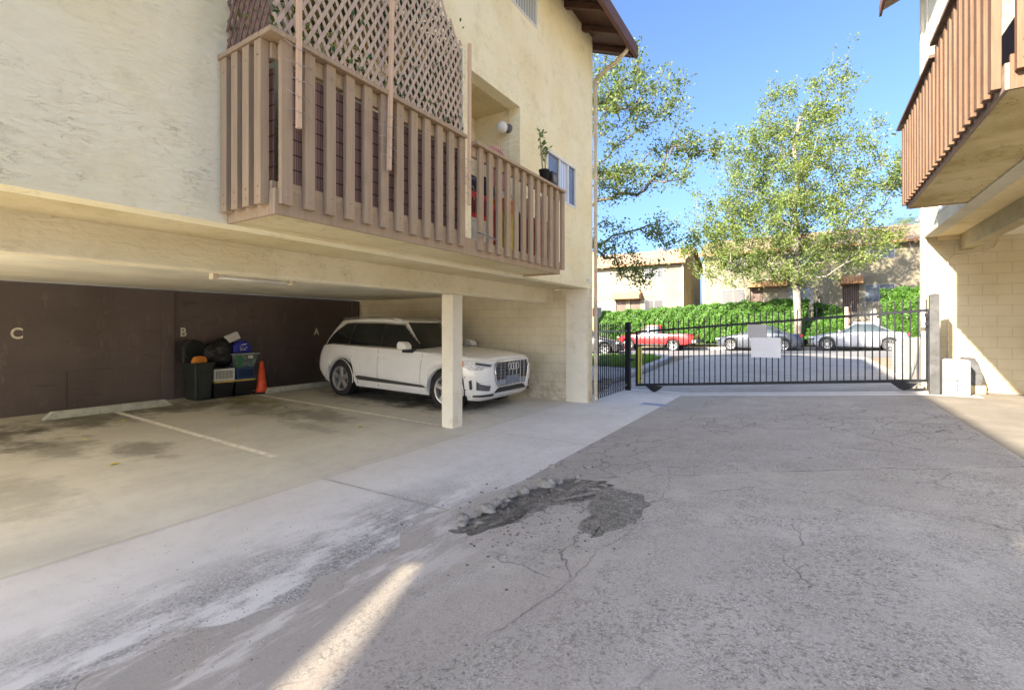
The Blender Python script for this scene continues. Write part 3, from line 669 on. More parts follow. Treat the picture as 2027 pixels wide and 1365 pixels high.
for i in range(12):
    y = B0+.03+i*.188
    if y+.09 > BD+.02: break
    s_ = MB().box(BX+.001, BX+.042, y, y+.086, ZS+.075, 3.658)
    for z in (3.55, ZS+.2, ZS+.13): s_.lathe([(.009,.042),(.009,.047),(0,.048)], (BX+.0, y+.046, z), 'x', 8)
    obj('slat', s_, MAT['trim'], bal)
for i in range(12):
    y = BD+.25+i*.1975
    s_ = MB().box(BX+.001, BX+.042, y, y+.086, ZS+.075, 3.658)
    for z in (3.55, ZS+.2, ZS+.13): s_.lathe([(.009,.042),(.009,.047),(0,.048)], (BX+.0, y+.046, z), 'x', 8)
    obj('slat', s_, MAT['trim'], bal)
for i in range(4):
    x = XW+.03+i*.155
    s_ = MB().box(x, x+.085, B0-.062, B0-.001, ZS+.075, 3.658)
    for z in (3.55, ZS+.2, ZS+.13): s_.lathe([(.009,-.062),(.009,-.067),(0,-.068)], (x+.042, B0, z), 'y', 8)
    obj('slat', s_, MAT['trim'], bal)
for i in range(3):
    x = XW+.03+i*.2
    obj('slat', MB().box(x, x+.085, B1+.0, B1+.06, ZS+.075, 3.658), MAT['trim'], bal)
obj('divider_wall', MB().box(XW-.6, BX+.005, BD, BD+.15, ZS+.19, 4.70), MAT['stucco'], bal, bevel=.01)
obj('rail_rod', MB().tube([(BX+.08,BD+.16,2.66),(BX+.085,BD+.55,2.63)], .009, 6), MAT['grey_iron'], bal)
# wood rot scar under the balcony
# lattice with ivy behind it
def clip_seg(p, q, y0, y1, z0, topf):
    pts = []
    N = 60
    for i in range(N+1):
        a = p[0]+(q[0]-p[0])*i/N; z = p[1]+(q[1]-p[1])*i/N
        if y0 <= a <= y1 and z0 <= z <= topf(a): pts.append((a, z))
    return (pts[0], pts[-1]) if len(pts) > 1 else None
latm = wood('weathered_lattice', (.42,.32,.245), (.52,.41,.325))
latd = wood('reddish_lattice', (.15,.085,.07), (.20,.115,.095))
LT = thing('lattice_screen', (BX-.03, 3.1, 3.71), 'crossed wooden lattice with fake ivy standing on the near balcony rail', 'lattice')
topf = lambda y: 5.75 if y < 3.05 else 5.75-(y-3.05)*.9
la = MB(); pitch = .082; slope = 1.9
def lattice(mb, lo, hi, z0, topf, place, off):
    H = 3.0
    for sgn in (1, -1):
        c = lo-H/slope-pitch if sgn > 0 else lo
        while c < (hi if sgn > 0 else hi+H/slope+pitch):
            sg = clip_seg((c, z0), (c+sgn*H/slope, z0+H), lo, hi, z0, topf)
            if sg and math.dist(*sg) > .05:
                (a0, za), (a1, zb) = sg; d = Vector((a1-a0, zb-za)).normalized(); nx, nz = -d.y*.0145, d.x*.0145; o_ = off*sgn
                P = [(a0-nx,za-nz),(a1-nx,zb-nz),(a1+nx,zb+nz),(a0+nx,za+nz)]
                mb.hexa([place(a, z, o_-.003) for a, z in P] + [place(a, z, o_+.003) for a, z in P])
            c += pitch
lattice(la, B0-.0, BD+.0, 3.705, topf, lambda a, z, o_: (BX-.01+o_, a, z), .0032)
obj('lattice_panel', la, latm, LT)
lb = MB(); lattice(lb, XW+.02, BX-.03, 3.705, lambda a: 5.75, lambda a, z, o_: (a, B0-.005-o_, z), .0032)
obj('lattice_panel', lb, latd, LT, label='dark reddish side panel of the lattice')
iv = MB()
def leaf(mb, p, r, n=None):
    n = n or Vector((random.gauss(0,1), random.gauss(0,1), random.gauss(0,1))).normalized()
    u = n.cross(Vector((.3,.2,.9))).normalized(); w = n.cross(u); a = random.random()*6.28
    d = math.cos(a)*u+math.sin(a)*w; e = -math.sin(a)*u+math.cos(a)*w
    p = Vector(p); mb.add([p-d*r, p+e*r*.45, p+d*r, p-e*r*.45], [(0,1,2,3)])
for i in range(3800):
    y = random.uniform(B0+.02, BD-.02); z = random.uniform(3.72, topf(y)-.03)
    if random.random() > .6+.4*math.sin(y*5+math.sin(z*4)*1.5)**2: continue
    leaf(iv, (BX-.045-random.random()*.05, y, z), random.uniform(.028,.05), Vector((1, random.gauss(0,.5), random.gauss(0,.5))).normalized())
for i in range(90): leaf(iv, (BX+.012, random.uniform(B0, BD), random.choice([random.uniform(3.75,3.95), random.uniform(3.75,5)])), .03)
for i in range(40): leaf(iv, (random.uniform(XW+.05, BX), B0-.02, random.uniform(3.75, 5.2)), .035)
obj('ivy', iv, MAT['leaf_i'], LT)
obj('backing_mesh', MB().box(BX-.125, BX-.12, B0+.05, BD-.02, 3.72, 4.0), simple('dark_screen', (.03,.04,.03), .9), LT) if False else None
# pale poles wired to the slats
wirem = simple('galvanised_wire', (.42,.40,.40), .4, .1, 5, 0, 50, .7)
for i, (x0, y0, zb, x1, y1, zt, lab) in enumerate(((BX+.085,2.125,3.04,BX+.07,2.14,5.7,'pale wooden pole wired to the corner post of the near balcony'),
                                 (BX+.085,3.01,2.98,BX+.07,3.09,5.6,'pale wooden pole wired across the middle of the lattice'),
                                 (BX+.085,4.19,2.93,BX+.075,4.21,4.72,'pale wooden pole tied beside the stucco divider'))):
    d = MB(); hw = .016
    d.hexa([(x0-hw,y0-hw,zb),(x0+hw,y0-hw,zb),(x0+hw,y0+hw,zb),(x0-hw,y0+hw,zb),(x1-hw,y1-hw,zt),(x1+hw,y1-hw,zt),(x1+hw,y1+hw,zt),(x1-hw,y1+hw,zt)])
    P_ = thing('wooden_pole', (x0, y0, zb), lab, 'pole', 'poles tied to the balcony slats')
    obj('pole', d, MAT['pole_wood'], P_)
    w = MB()
    for k in range(5):
        z = zb+.12+k*(.115 if i == 0 else .09)
        path = [(BX+.068, y0-.10, z+.03*math.sin(k*2)), (BX+.098, y0-.055, z), (x0+.02, y0, z-.01), (BX+.098, y0+.05, z+.01), (BX+.07, y0+.12, z-.035*math.cos(k))]
        w.tube(path, .0025, 5)
    obj('tie_wire', w, wirem, P_)

# globe lamp in the recess
GL = thing('wall_lamp', (-4.15, 6.5, 4.7), 'white glass globe lamp on the wall of the balcony recess', 'lamp')
obj('lamp_base', MB().lathe([(0,-.05),(.06,-.05),(.07,-.03),(.07,0)], (-4.12,6.5,4.80), 'y', 16).tube([(-4.12,6.45,4.80),(-4.14,6.40,4.80)], .03, 8), MAT['grey_iron'], GL, smooth=True)
obj('globe', MB().ball((-4.16,6.35,4.78), .095, 20), simple('opal_glass', (.72,.72,.68), .15, .02), GL, smooth=True)
# pots and clutter on the balcony
PP = thing('potted_plant', (BX, 6.10, 3.70), 'spindly green plant in a black pot on the balcony rail', 'plant')
obj('pot', MB().lathe([(0,0),(.055,0),(.075,.15),(.08,.15),(.08,.165),(.07,.165),(.065,.14),(0,.14)], (BX,6.10,3.701), 'z', 20), MAT['black_plastic'], PP, smooth=True)
stm = MB()
for dx, dy, h in ((-.02,-.01,.42),(.01,.02,.36),(.02,-.02,.30),(-.01,-.06,.58)): stm.tube([(BX+dx,6.10+dy*.4,3.84),(BX+dx*1.5,6.10+dy*1.2,3.84+h*.5),(BX+dx*1.2,6.10+dy*2,3.84+h)], .009, 6)
obj('stem', stm, simple('pale_stem', (.38,.36,.22), .8), PP, smooth=True)
fl = MB()
for i in range(60):
    k = random.choice([(0,0,.36),(.02,.03,.3),(-.01,-.1,.55),(.02,-.03,.27)]); leaf(fl, (BX+k[0]+random.gauss(0,.035), 6.1+k[1]+random.gauss(0,.05), 3.84+k[2]+random.gauss(0,.05)), .035)
obj('leaves', fl, MAT['leaf_b'], PP)
sb = MB().box(BX-.06, BX+.05, 6.27, 6.42, 3.701, 3.90)
SP = thing('speaker', (BX, 6.34, 3.70), 'small dark speaker box beside the potted plant on the rail', 'speaker')
obj('cabinet', sb, MAT['black_plastic'], SP, bevel=.01)
obj('cone', MB().lathe([(0,.0),(.03,.01),(.055,.002),(.06,.008),(.06,0)], (BX+.05,6.345,3.80), 'x', 20), MAT['grey_iron'], SP, smooth=True)
pk = simple('pink_wire', (.55,.25,.22), .6)
pn = MB()
for k in range(13):
    a = k/12*math.pi; pn.tube([(-3.62+.0, 5.45+.20*math.cos(a)*s2, 3.5+.62*math.sin(a)**.6*s2+.0) for s2 in (0.05,.4,.75,1)], .004, 4)
for s2 in (.4,.7,1.): pn.tube([(-3.62, 5.45+.25*math.cos(t)*s2, 3.55+.48*math.sin(t)*s2) for t in [q/14*math.pi for q in range(15)]], .006, 5)
pn.prism([(5.22,3.5),(5.68,3.5),(5.70,3.85),(5.60,4.02),(5.32,4.05),(5.22,3.9)], -3.655, -3.64, 'yz')
single('chair_back', pn, pk, 'faded pink rounded chair back showing above the far balcony rail', 'chair')
def clutter(name, x0, x1, y0, y1, z0, z1, col, lab, cat, holes=0):
    b = MB().box(x0, x1, y0, y1, z0, z1)
    t_ = thing(name, ((x0+x1)/2, (y0+y1)/2, z0), lab, cat); m_ = simple('plastic_'+name+str(len(bpy.data.materials)), col, .5, .15, 8)
    obj('body', b, m_, t_, bevel=.012)
    rm = MB().box(x0-.01, x1+.01, y0-.01, y0+.012, z1-.03, z1+.006).box(x0-.01, x1+.01, y1-.012, y1+.01, z1-.03, z1+.006).box(x1-.012, x1+.01, y0+.013, y1-.013, z1-.03, z1+.006)
    obj('rim', rm, m_, t_)
    if holes:
        h = MB()
        for k in range(int((y1-y0)/.035)-1): h.box(x1+.001, x1+.005, y0+.03+k*.035, y0+.045+k*.035, z0+.05, z1-.06)
        obj('slots', h, MAT['black_plastic'], t_)
    return t_
zf = ZS+.171
clutter('crate', -3.68, -3.38, 4.42, 4.86, zf+.32, zf+.62, (.50,.03,.03), 'red plastic crate behind the far railing nearest the divider', 'crate', 1)
clutter('box', -3.70, -3.38, 4.42, 4.84, zf, zf+.31, (.55,.54,.50), 'pale box under the red crate on the balcony', 'box')
clutter('crate', -3.68, -3.38, 4.93, 5.14, zf+.1, zf+.55, (.42,.03,.035), 'dark red crate beside the yellow bin on the balcony', 'crate', 1)
clutter('bin', -3.66, -3.36, 5.20, 5.50, zf, zf+.5, (.72,.58,.02), 'yellow plastic bin behind the far railing', 'bin')
clutter('bag', -3.64, -3.38, 5.22, 5.46, zf+.51, zf+.70, (.75,.22,.03), 'orange bag lying on the yellow bin', 'bag')
clutter('carton', -3.80, -3.5, 5.30, 5.62, zf+.55, zf+.84, (.60,.60,.62), 'white carton behind the orange bag', 'box')
clutter('planter', -3.68, -3.38, 6.12, 6.54, zf, zf+.62, (.50,.12,.075), 'terracotta red planter box at the far end of the balcony', 'planter')
nb = MB()
for q in range(3): nb.ball((-3.72, 4.6+.32*q, zf+.75+.03*q), .2, 12, (.7,.9,1.1), .12)
nb.ball((-3.6, 5.8, zf+.35), .24, 12, (.7,.8,1.4), .15)
single('bag', nb, MAT['black_plastic'], 'black netting and bags heaped behind the far railing', 'bag', smooth=True)

# fluorescent fitting under the beam
FL = thing('ceiling_light', (-5.15, 2.9, 2.1), 'slim unlit fluorescent fitting under the garage beam', 'ceiling light')
obj('housing', MB().box(-5.16,-5.06,2.45,3.35,2.13,2.17).box(-5.15,-5.07,2.45,2.50,2.07,2.13).box(-5.15,-5.07,3.30,3.35,2.07,2.13), simple('beige_metal', (.55,.48,.36), .6), FL)
obj('tube', MB().tube([(-5.11,2.5,2.095),(-5.11,3.3,2.095)], .019, 10), simple('tube_glass', (.75,.73,.68), .3), FL, smooth=True)

# ------------------------------------------------------------------ right apartment building
RB = thing('apartment_building', (4, 5, .35), 'cream apartment block on the right with a tall brown slatted balcony', 'building')
RX = 1.94; RZ = 3.36
obj('facade', wall('x', RX, .2, 3.6, 12.55, RZ, 8.3, [(10.05, 11.05, 3.6, 4.6)]), stucco('right_pale_stucco', (.50,.47,.36), (.57,.54,.43)), RB)
window(RB, 'x', RX, 10.05, 11.05, 3.6, 4.6, 1, MAT['white_frame'], glassy('right_window_glass', (.22,.28,.34), .1), (.25,.5,.75), .04)
obj('end_wall', wall('y', 12.35, .2, RX+.0, 9.4, .3, RZ+.5), block('painted_block_right', (.50,.43,.29), (.57,.50,.36), (.34,.28,.18)), RB)
obj('gable_wall', MB().box(RX+.2, 9.4, 12.35, 12.55, RZ+.5, 9.5), MAT['stucco'], RB)
obj('soffit', MB().box(RX+.202, 2.474, 3.6, 12.348, RZ, RZ+.06), MAT['soffit'], RB)
obj('beam', MB().box(2.475, 2.66, 3.6, 12.347, 3.07, RZ+.1), stucco('beam_stucco', (.34,.29,.17), (.46,.39,.24), (.12,.10,.07)), RB, bevel=.012)
obj('ceiling', MB().box(2.662, 9.2, 3.6, 12.346, 3.30, 3.40), MAT['ceiling'], RB)
obj('corner_trim', MB().box(RX-.035, RX+.05, 12.30, 12.40, .3, 8.2), MAT['downspout'], RB)
obj('corner_trim', MB().box(RX-.02, RX+.0, 12.41, 12.57, .3, 8.2), simple('sunlit_trim', (.42,.39,.33), .7, .05), RB)
obj('ledge', MB().box(RX+.205, 2.474, 12.30, 12.347, 3.28, RZ-.002), MAT['soffit'], RB)
for y in (3.62,): obj('column', MB().box(2.46, 2.68, y, y+.25, .3, 3.068), MAT['column'], RB, bevel=.01)
obj('back_wall', MB().box(9.2, 9.4, 3.6, 12.3, .3, 3.3), MAT['stucco_y'], RB)
obj('conduit', MB().tube([(2.30,12.31,.4),(2.30,12.31,2.85),(2.33,12.31,2.93),(2.42,12.31,2.97),(2.75,12.31,3.0),(2.95,12.31,3.07),(3.0,12.31,3.2)], .012, 8), MAT['downspout'], RB, smooth=True)
obj('roof', MB().prism([(1.35,8.42),(1.35,8.52),(6.5,10.6),(12,8.5),(12,8.4),(6.5,10.5)], 3.1, 12.95, 'xz'), MAT['shingle'], RB)
obj('fascia_board', MB().box(1.30,1.348,3.1,12.97,8.32,8.54), MAT['fasciawood'], RB)
for i in range(4): obj('batten', MB().box(RX-.018, RX-.001, 11.9-i*.9, 11.95-i*.9, 4.9, 8.3), MAT['downspout'], RB)
window(RB, 'x', RX-.002, 5.6, 7.4, 4.4, 6.2, 1, MAT['white_frame'], glassy('right_door_glass', (.14,.17,.2), .05), (.5,), .05, name='balcony_door')
RBX = 1.25; Y0, Y1 = 4.98, 9.2
rb = obj('balcony', MB().box(RBX+.03, RX-.002, Y0+.03, Y1-.0, RZ+.02, RZ+.12), stucco('stained_slab', (.36,.28,.11), (.58,.49,.28), (.13,.085,.02), .9, 1.6), RB)
obj('rim_board', MB().box(RBX, RBX+.028, Y0, Y1, RZ, RZ+.20), wood('weathered_rim', (.16,.12,.10), (.30,.22,.17), 'y'), rb)
obj('rim_board', MB().box(RBX+.03, RX-.003, Y0, Y0+.028, RZ, RZ+.26), MAT['trim_r'], rb)
obj('rim_board', MB().box(RBX+.03, RX-.003, Y1-.0, Y1+.03, RZ, RZ+.2), MAT['trim'], rb)
obj('top_rail', MB().box(RBX-.10, RBX+.06, 7.0, Y1+.16, 4.60, 4.635), MAT['rail_dark'], rb)
obj('top_rail', MB().box(RBX-.10, RBX+.06, Y0-.1, 6.98, 4.72, 4.755), MAT['rail_dark'], rb)
obj('top_rail', MB().box(RBX+.062, RX-.003, Y0-.1, Y0+.06, 4.72, 4.755), MAT['rail_dark'], rb)
n_s = 23
for i in range(n_s):
    y = Y0+.06+i*.183; tilt = random.uniform(-.008,.008); zt = (4.715 if y < 6.95 else 4.595)-random.choice([0,0,0,.02,.05])
    obj('slat', MB().hexa([(RBX-.06,y,RZ+.04),(RBX-.001,y,RZ+.04),(RBX-.001,y+.088,RZ+.04),(RBX-.06,y+.088,RZ+.04),(RBX-.06,y+tilt,zt),(RBX-.001,y+tilt,zt),(RBX-.001,y+.088+tilt,zt),(RBX-.06,y+.088+tilt,zt)]), MAT['trim_r'], rb, bevel=.004)
for i in range(4):
    x = RBX+.05+i*.17
    s_ = MB().box(x, x+.09, Y0-.062, Y0-.002, RZ+.12, 4.715)
    for z in (RZ+.33, RZ+.2): s_.lathe([(.016,-.062),(.016,-.07),(0,-.071)], (x+.045, Y0, z), 'y', 10)
    obj('slat', s_, MAT['trim_r'], rb, bevel=.005)
obj('inner_rail', MB().box(RBX+.002, RBX+.04, Y0+.03, Y1, 4.45, 4.55), MAT['trim_r'], rb)
dkb = MB().box(RBX+.25, RBX+.55, Y0+.3, Y0+1.2, RZ+.13, RZ+.9); single('storage_box', dkb, simple('navy_plastic', (.02,.03,.07), .6), 'dark blue storage box behind the near slats of the right balcony', 'box', bevel=.02)

# stray twig with leaves over the right balcony rail
tw = thing('hanging_plant', (RBX+.3, 5.2, 4.7), 'green leafy shoots poking over the top rail of the right balcony', 'plant')
sm_ = MB().tube([(RBX+.3,5.2,4.2),(RBX+.2,5.2,4.7),(RBX+.08,5.2,4.95),(RBX-.04,5.18,5.06)], .008, 5)
obj('stem', sm_, MAT['bark_d'], tw); l_ = MB()
for i in range(26): leaf(l_, (RBX-.08+random.gauss(0,.06), 5.18+random.gauss(0,.06), 5.0+random.gauss(0,.05)), .035)
obj('leaves', l_, MAT['leaf_b'], tw)

# ------------------------------------------------------------------ sliding gate
GT = thing('sliding_gate', (-.9, 11.7, .2), 'long black iron sliding gate closed across the driveway', 'gate')
gx0, gx1, gy = -3.66, 1.95, 11.7
zb = lambda x: .148 + (x-gx0)*(.587-.148)/5.6; zt = lambda x: zb(x)+1.32
def bar(x0, x1, y0, y1, f, h):
    return MB().hexa([(x0,y0,f(x0)-h),(x1,y0,f(x1)-h),(x1,y1,f(x1)-h),(x0,y1,f(x0)-h),(x0,y0,f(x0)+h),(x1,y0,f(x1)+h),(x1,y1,f(x1)+h),(x0,y1,f(x0)+h)])
obj('top_rail', bar(gx0, gx1, gy-.03, gy+.03, zt, .025), MAT['black_iron'], GT)
obj('bottom_rail', bar(gx0, gx1, gy-.03, gy+.03, zb, .028), MAT['black_iron'], GT)
for x in (gx0, gx1-.05): obj('stile', MB().hexa([(x,gy-.028,zb(x)+.03),(x+.05,gy-.028,zb(x)+.03),(x+.05,gy+.028,zb(x)+.03),(x,gy+.028,zb(x)+.03),(x,gy-.028,zt(x)-.026),(x+.05,gy-.028,zt(x)-.026),(x+.05,gy+.028,zt(x)-.026),(x,gy+.028,zt(x)-.026)]), MAT['black_iron'], GT)
for i in range(48):
    x = gx0+.11+i*.1155
    if x > gx1-.07: break
    p = MB().box(x-.0105, x+.0105, gy-.0105, gy+.0105, zb(x)+.027, zt(x)+.17)
    b = zt(x)+.17; p.add([(x-.013,gy-.013,b),(x+.013,gy-.013,b),(x+.013,gy+.013,b),(x-.013,gy+.013,b),(x,gy,b+.09)], [(0,1,4),(1,2,4),(2,3,4),(3,0,4),(0,3,2,1)])
    obj('picket', p, MAT['black_iron'], GT)
obj('sign_panel', MB().box(-1.14,-.77,gy-.05,gy-.035,1.345,1.645), MAT['panel_grey'], GT, label='grey sheet metal panel, upper one')
obj('sign_panel', MB().box(-1.07,-.50,gy-.062,gy-.051,.93,1.36), MAT['panel_light'], GT, label='pale sheet metal panel, lower one')
for x in (-3.2, 1.55):
    z = zb(x)
    q = MB().prism([(x-.22,z-.03),(x+.22,z-.03),(x+.06,z-.16),(x-.06,z-.16)], gy-.035, gy+.035, 'xz')
    br = obj('wheel_bracket', q, MAT['black_iron'], GT)
    obj('roller', MB().lathe([(0,-.02),(.055,-.02),(.055,.02),(0,.02)], (x,gy,z-.125), 'y', 16), MAT['black_iron'], br, smooth=False)
PL = thing('gate_post', (-3.85, 11.7, .0), 'black square post where the side fence meets the gate', 'post')
obj('post', MB().box(-3.915,-3.795,11.64,11.76,-.05,1.69), MAT['black_iron'], PL, bevel=.008)
obj('cap', MB().box(-3.925,-3.785,11.63,11.77,1.691,1.715), MAT['black_iron'], PL, bevel=.006)
obj('guide_arm', MB().box(-3.79,-3.67,11.68,11.72,1.42,1.46).box(-3.79,-3.70,11.66,11.74,.75,.80), MAT['black_iron'], PL)
PR = thing('gate_post', (2.0, 11.45, .3), 'scuffed grey steel post at the right end of the gate', 'post')
obj('post', MB().box(1.885,2.025,11.42,11.55,.3,2.16).prism([(1.885,2.16),(2.025,2.16),(2.01,2.19),(1.955,2.205),(1.90,2.19)], 11.42, 11.55, 'xz'), MAT['post_grey'], PR, bevel=.006)
obj('catch', MB().box(1.84,1.884,11.5,11.6,1.78,1.84).box(1.845,1.884,11.5,11.6,1.62,1.68), MAT['black_iron'], PR)
# side fence along the building line
SF = thing('side_fence', (-3.88, 10.6, 0), 'black iron picket fence between the building corner and the gate post', 'fence')
for (za, zc, w) in ((1.49,1.49,.018),(.14,.14,.02)):
    obj('rail', MB().hexa([(-3.90,9.62,za-w),(-3.86,9.62,za-w),(-3.86,11.64,zc-w),(-3.90,11.64,zc-w),(-3.90,9.62,za+w),(-3.86,9.62,za+w),(-3.86,11.64,zc+w),(-3.90,11.64,zc+w)]), MAT['grey_iron'], SF)
for i in range(17):
    y = 9.66+i*.118
    p = MB().box(-3.889,-3.871,y-.009,y+.009,.03,1.64).ball((-3.88,y,1.60), .017, 6)
    p.add([(-3.89,y-.01,1.64),(-3.87,y-.01,1.64),(-3.87,y+.01,1.64),(-3.89,y+.01,1.64),(-3.88,y,1.70)], [(0,1,4),(1,2,4),(2,3,4),(3,0,4)])
    obj('picket', p, MAT['black_iron'], SF)
YB = thing('bollard', (-4.1,13.5,.05), 'yellow painted steel bollard just beyond the left end of the gate', 'bollard')
z0 = G(-4.1,13.5)
obj('post', MB().lathe([(.055,z0-.02),(.055,z0+1.0),(.045,z0+1.03),(0,z0+1.04)], (-4.1,13.5,0), 'z', 20), MAT['yellow'], YB, smooth=True, auto=40)
obj('bolt', MB().ball((-4.07,13.45,z0+.12), .03, 8), MAT['rust'], YB)
SG = thing('street_sign', (-6.8,17,.15), 'small grey metal sign seen from behind on a thin pole in the grass', 'sign')
obj('pole', MB().box(-6.83,-6.77,16.98,17.02,G(-6.8,17),2.35), MAT['alu'], SG)
obj('plate', MB().box(-6.98,-6.62,16.955,16.97,1.99,2.33), MAT['alu'], SG, bevel=.01)
UP = single('utility_pole', MB().tube([(-13.8,33.9,.5),(-13.85,33.9,4),(-13.9,33.9,7.3)], [.19,.17,.15], 10), simple('orange_brown_pole', (.42,.24,.14), .9, .2, 3, .4, 20), 'orange brown wooden utility pole rising behind the building corner', 'pole', smooth=True)
# operator box at the right
OB = thing('gate_operator', (2.26, 11.62, .35), 'scuffed pale steel gate operator cabinet beside the grey post', 'cabinet')
obj('cabinet', MB().prism([(2.08,.36),(2.47,.36),(2.47,.98),(2.43,1.0),(2.12,1.01),(2.08,.99)], 11.55, 11.9, 'xz'), MAT['opbox'], OB, bevel=.012)
obj('handle_slot', MB().box(2.25,2.33,11.544,11.549,.87,.895), simple('slot_shadow', (.16,.17,.19), .8), OB)
obj('cover_seam', MB().box(2.10,2.46,11.546,11.549,.80,.806), simple('seam_grey', (.4,.42,.45), .8), OB)
lk = MB()
for z in (.62,.53,.46): lk.lathe([(.0,-.006),(.010,-.006),(.010,0)], (2.285,11.55,z), 'y', 8)
obj('key_hole', lk, MAT['black_plastic'], OB)
OB2 = thing('motor_housing', (2.6, 12.0, .35), 'grey motor housing with a dirty cream base tucked behind the operator cabinet', 'motor')
obj('hood', MB().prism([(2.45,.52),(2.70,.52),(2.72,.66),(2.66,.90),(2.60,1.02),(2.45,1.02)], 11.92, 12.2, 'xz'), MAT['post_grey'], OB2, bevel=.01)
obj('base', MB().box(2.45,2.76,11.93,12.22,.35,.518), simple('dirty_cream', (.50,.42,.24), .8, .2, 6), OB2, bevel=.02)
DG = thing('drain_grate', (-2.6, 9.75, 0), 'bluish steel drain grate set in the apron near the gate', 'grate')
dgm = simple('bluish_steel', (.22,.26,.42), .6, .2)
obj('frame', MB().box(-2.92,-2.30,9.66,9.68,.002,.014).box(-2.92,-2.30,9.84,9.86,.002,.014), dgm, DG)
bars = MB()
for i in range(13): bars.box(-2.91+i*.048,-2.885+i*.048,9.681,9.839,.002,.012)
obj('bars', bars, dgm, DG)
# white retaining wall beyond the gate
RW = MB(); ys_ = [12.62,14,15.5,17.2]
RW.prism([(12.62,.2),(17.2,.2),(17.2,1.10),(16.2,1.25),(12.62,1.42)], 2.02, 2.28, 'yz')
single('retaining_wall', RW, MAT['cmu_white'], 'low white block retaining wall along the drive beyond the gate', 'wall')
for (x, y, r) in ((1.7,12.3,.07),(1.85,12.15,.09)):
    single('stone', MB().ball((x,y,G(x,y)+.04), r, 8, (1.2,1,.6), .15), lump, 'loose stone under the right end of the gate' + (' nearer the post' if r > .08 else ', the smaller one'), 'stone')

# ------------------------------------------------------------------ garage clutter
zc = lambda x: gA(x)+.004
def wheel_stop(y0, y1, lab):
    x = -10.25; z = zc(x); b = MB()
    b.hexa([(x-.09,y0,z),(x+.09,y0,z),(x+.09,y1,z),(x-.09,y1,z),(x-.055,y0+.10,z+.12),(x+.045,y0+.10,z+.12),(x+.045,y1-.10,z+.12),(x-.055,y1-.10,z+.12)])
    single('wheel_stop', b, simple('pale_green_concrete_%d' % y0, (.42,.42,.36), .9, .15, 6, .5, 30, dirt=(.24,.26,.22)), lab, 'wheel stop', 'concrete wheel stops by the garage wall', bevel=.01)
wheel_stop(2.42, 4.20, 'long pale concrete wheel stop below the letter C'); wheel_stop(6.0, 7.75, 'concrete wheel stop between the orange cone and the parked car')
Z = zc(-10.6)
TB = thing('trash_bin', (-10.5,4.84,Z), 'dark green plastic bin standing open below the letter B', 'bin')
tb = MB().hexa([(-10.74,4.66,Z),(-10.32,4.66,Z),(-10.32,4.95,Z),(-10.74,4.95,Z),(-10.80,4.63,Z+.72),(-10.27,4.63,Z+.72),(-10.27,4.98,Z+.72),(-10.80,4.98,Z+.72)])
obj('body', tb, MAT['dark_plastic'], TB, bevel=.02)
obj('rim', MB().box(-10.82,-10.25,4.61,4.64,Z+.70,Z+.75).box(-10.82,-10.25,4.97,5.00,Z+.70,Z+.75).box(-10.28,-10.25,4.641,4.969,Z+.70,Z+.75), MAT['dark_plastic'], TB, bevel=.006)
obj('front_panel', MB().hexa([(-10.312,4.72,Z+.05),(-10.30,4.72,Z+.05),(-10.30,4.91,Z+.05),(-10.312,4.91,Z+.05),(-10.278,4.70,Z+.56),(-10.262,4.70,Z+.56),(-10.262,4.93,Z+.56),(-10.278,4.93,Z+.56)]), simple('bin_front', (.028,.036,.030), .45, .15), TB, bevel=.006)
pd = MB().prism([(4.56,.86),(5.04,.84),(5.02,1.10),(4.92,1.28),(4.80,1.34),(4.62,1.34),(4.56,1.22)], -10.78, -10.62, 'yz')
PAD = thing('seat_pad', (-10.7,4.8,.86), 'black rounded seat shell propped on top of the dark green bin', 'seat')
obj('shell', pd, MAT['black_plastic'], PAD, bevel=.03)
obj('cushion', MB().lathe([(.0,.0),(.17,.0),(.20,-.02),(.205,-.035)], (-10.60,4.80,1.12), 'x', 24), simple('charcoal_fabric', (.012,.012,.012), .95), PAD, smooth=True)
ob_ = MB(); ob_.prism([(4.63,.86),(4.92,.86),(4.90,.98),(4.82,1.0),(4.70,1.0),(4.66,.95)], -10.50, -10.38, 'yz')
single('bag', ob_, simple('orange_cloth', (.62,.22,.03), .8, .2), 'crumpled orange bag sticking out of the dark green bin', 'bag', bevel=.03)
def heap(parts, name, m, lab, cat, jit=.09):
    b = MB()
    for c, r, sq in parts: b.ball(c, r, 16, sq, jit)
    return single(name, b, m, lab, cat, smooth=False)
bagm = NT('black_bin_liner'); h_ = bagm.noise(16, 5, None, .6); MAT['liner'] = bagm.fin((.010,.010,.012), .22, bagm.bump(h_, 1., .04))
heap([((-10.66,5.28,1.02),.24,(.8,.9,1.0)), ((-10.62,5.48,1.06),.27,(.8,1.,1.1)), ((-10.55,5.40,.92),.2,(.8,1.3,.8))], 'trash_bag', MAT['liner'], 'shiny black rubbish bags heaped behind the white crate', 'rubbish bag', .05)
YBD = single('board', MB().box(-10.75,-10.30,5.16,6.0,Z+.315,Z+.345), simple('yellow_wood', (.55,.40,.10), .6, .15), 'yellow board laid across the dark storage boxes', 'board')
for y0, y1, lab in ((5.14,5.56,'black storage box under the left half of the yellow board'),(5.58,6.0,'black storage box under the right half of the yellow board')):
    t_ = thing('storage_box', (-10.52,(y0+y1)/2,Z), lab, 'storage box', 'black storage boxes under the yellow board')
    obj('body', MB().hexa([(-10.70,y0+.03,Z),(-10.36,y0+.03,Z),(-10.36,y1-.03,Z),(-10.70,y1-.03,Z),(-10.74,y0,Z+.27),(-10.32,y0,Z+.27),(-10.32,y1,Z+.27),(-10.74,y1,Z+.27)]), MAT['black_plastic'], t_, bevel=.01)
    obj('lid', MB().box(-10.75,-10.31,y0,y1,Z+.272,Z+.312), MAT['black_plastic'], t_, bevel=.008)
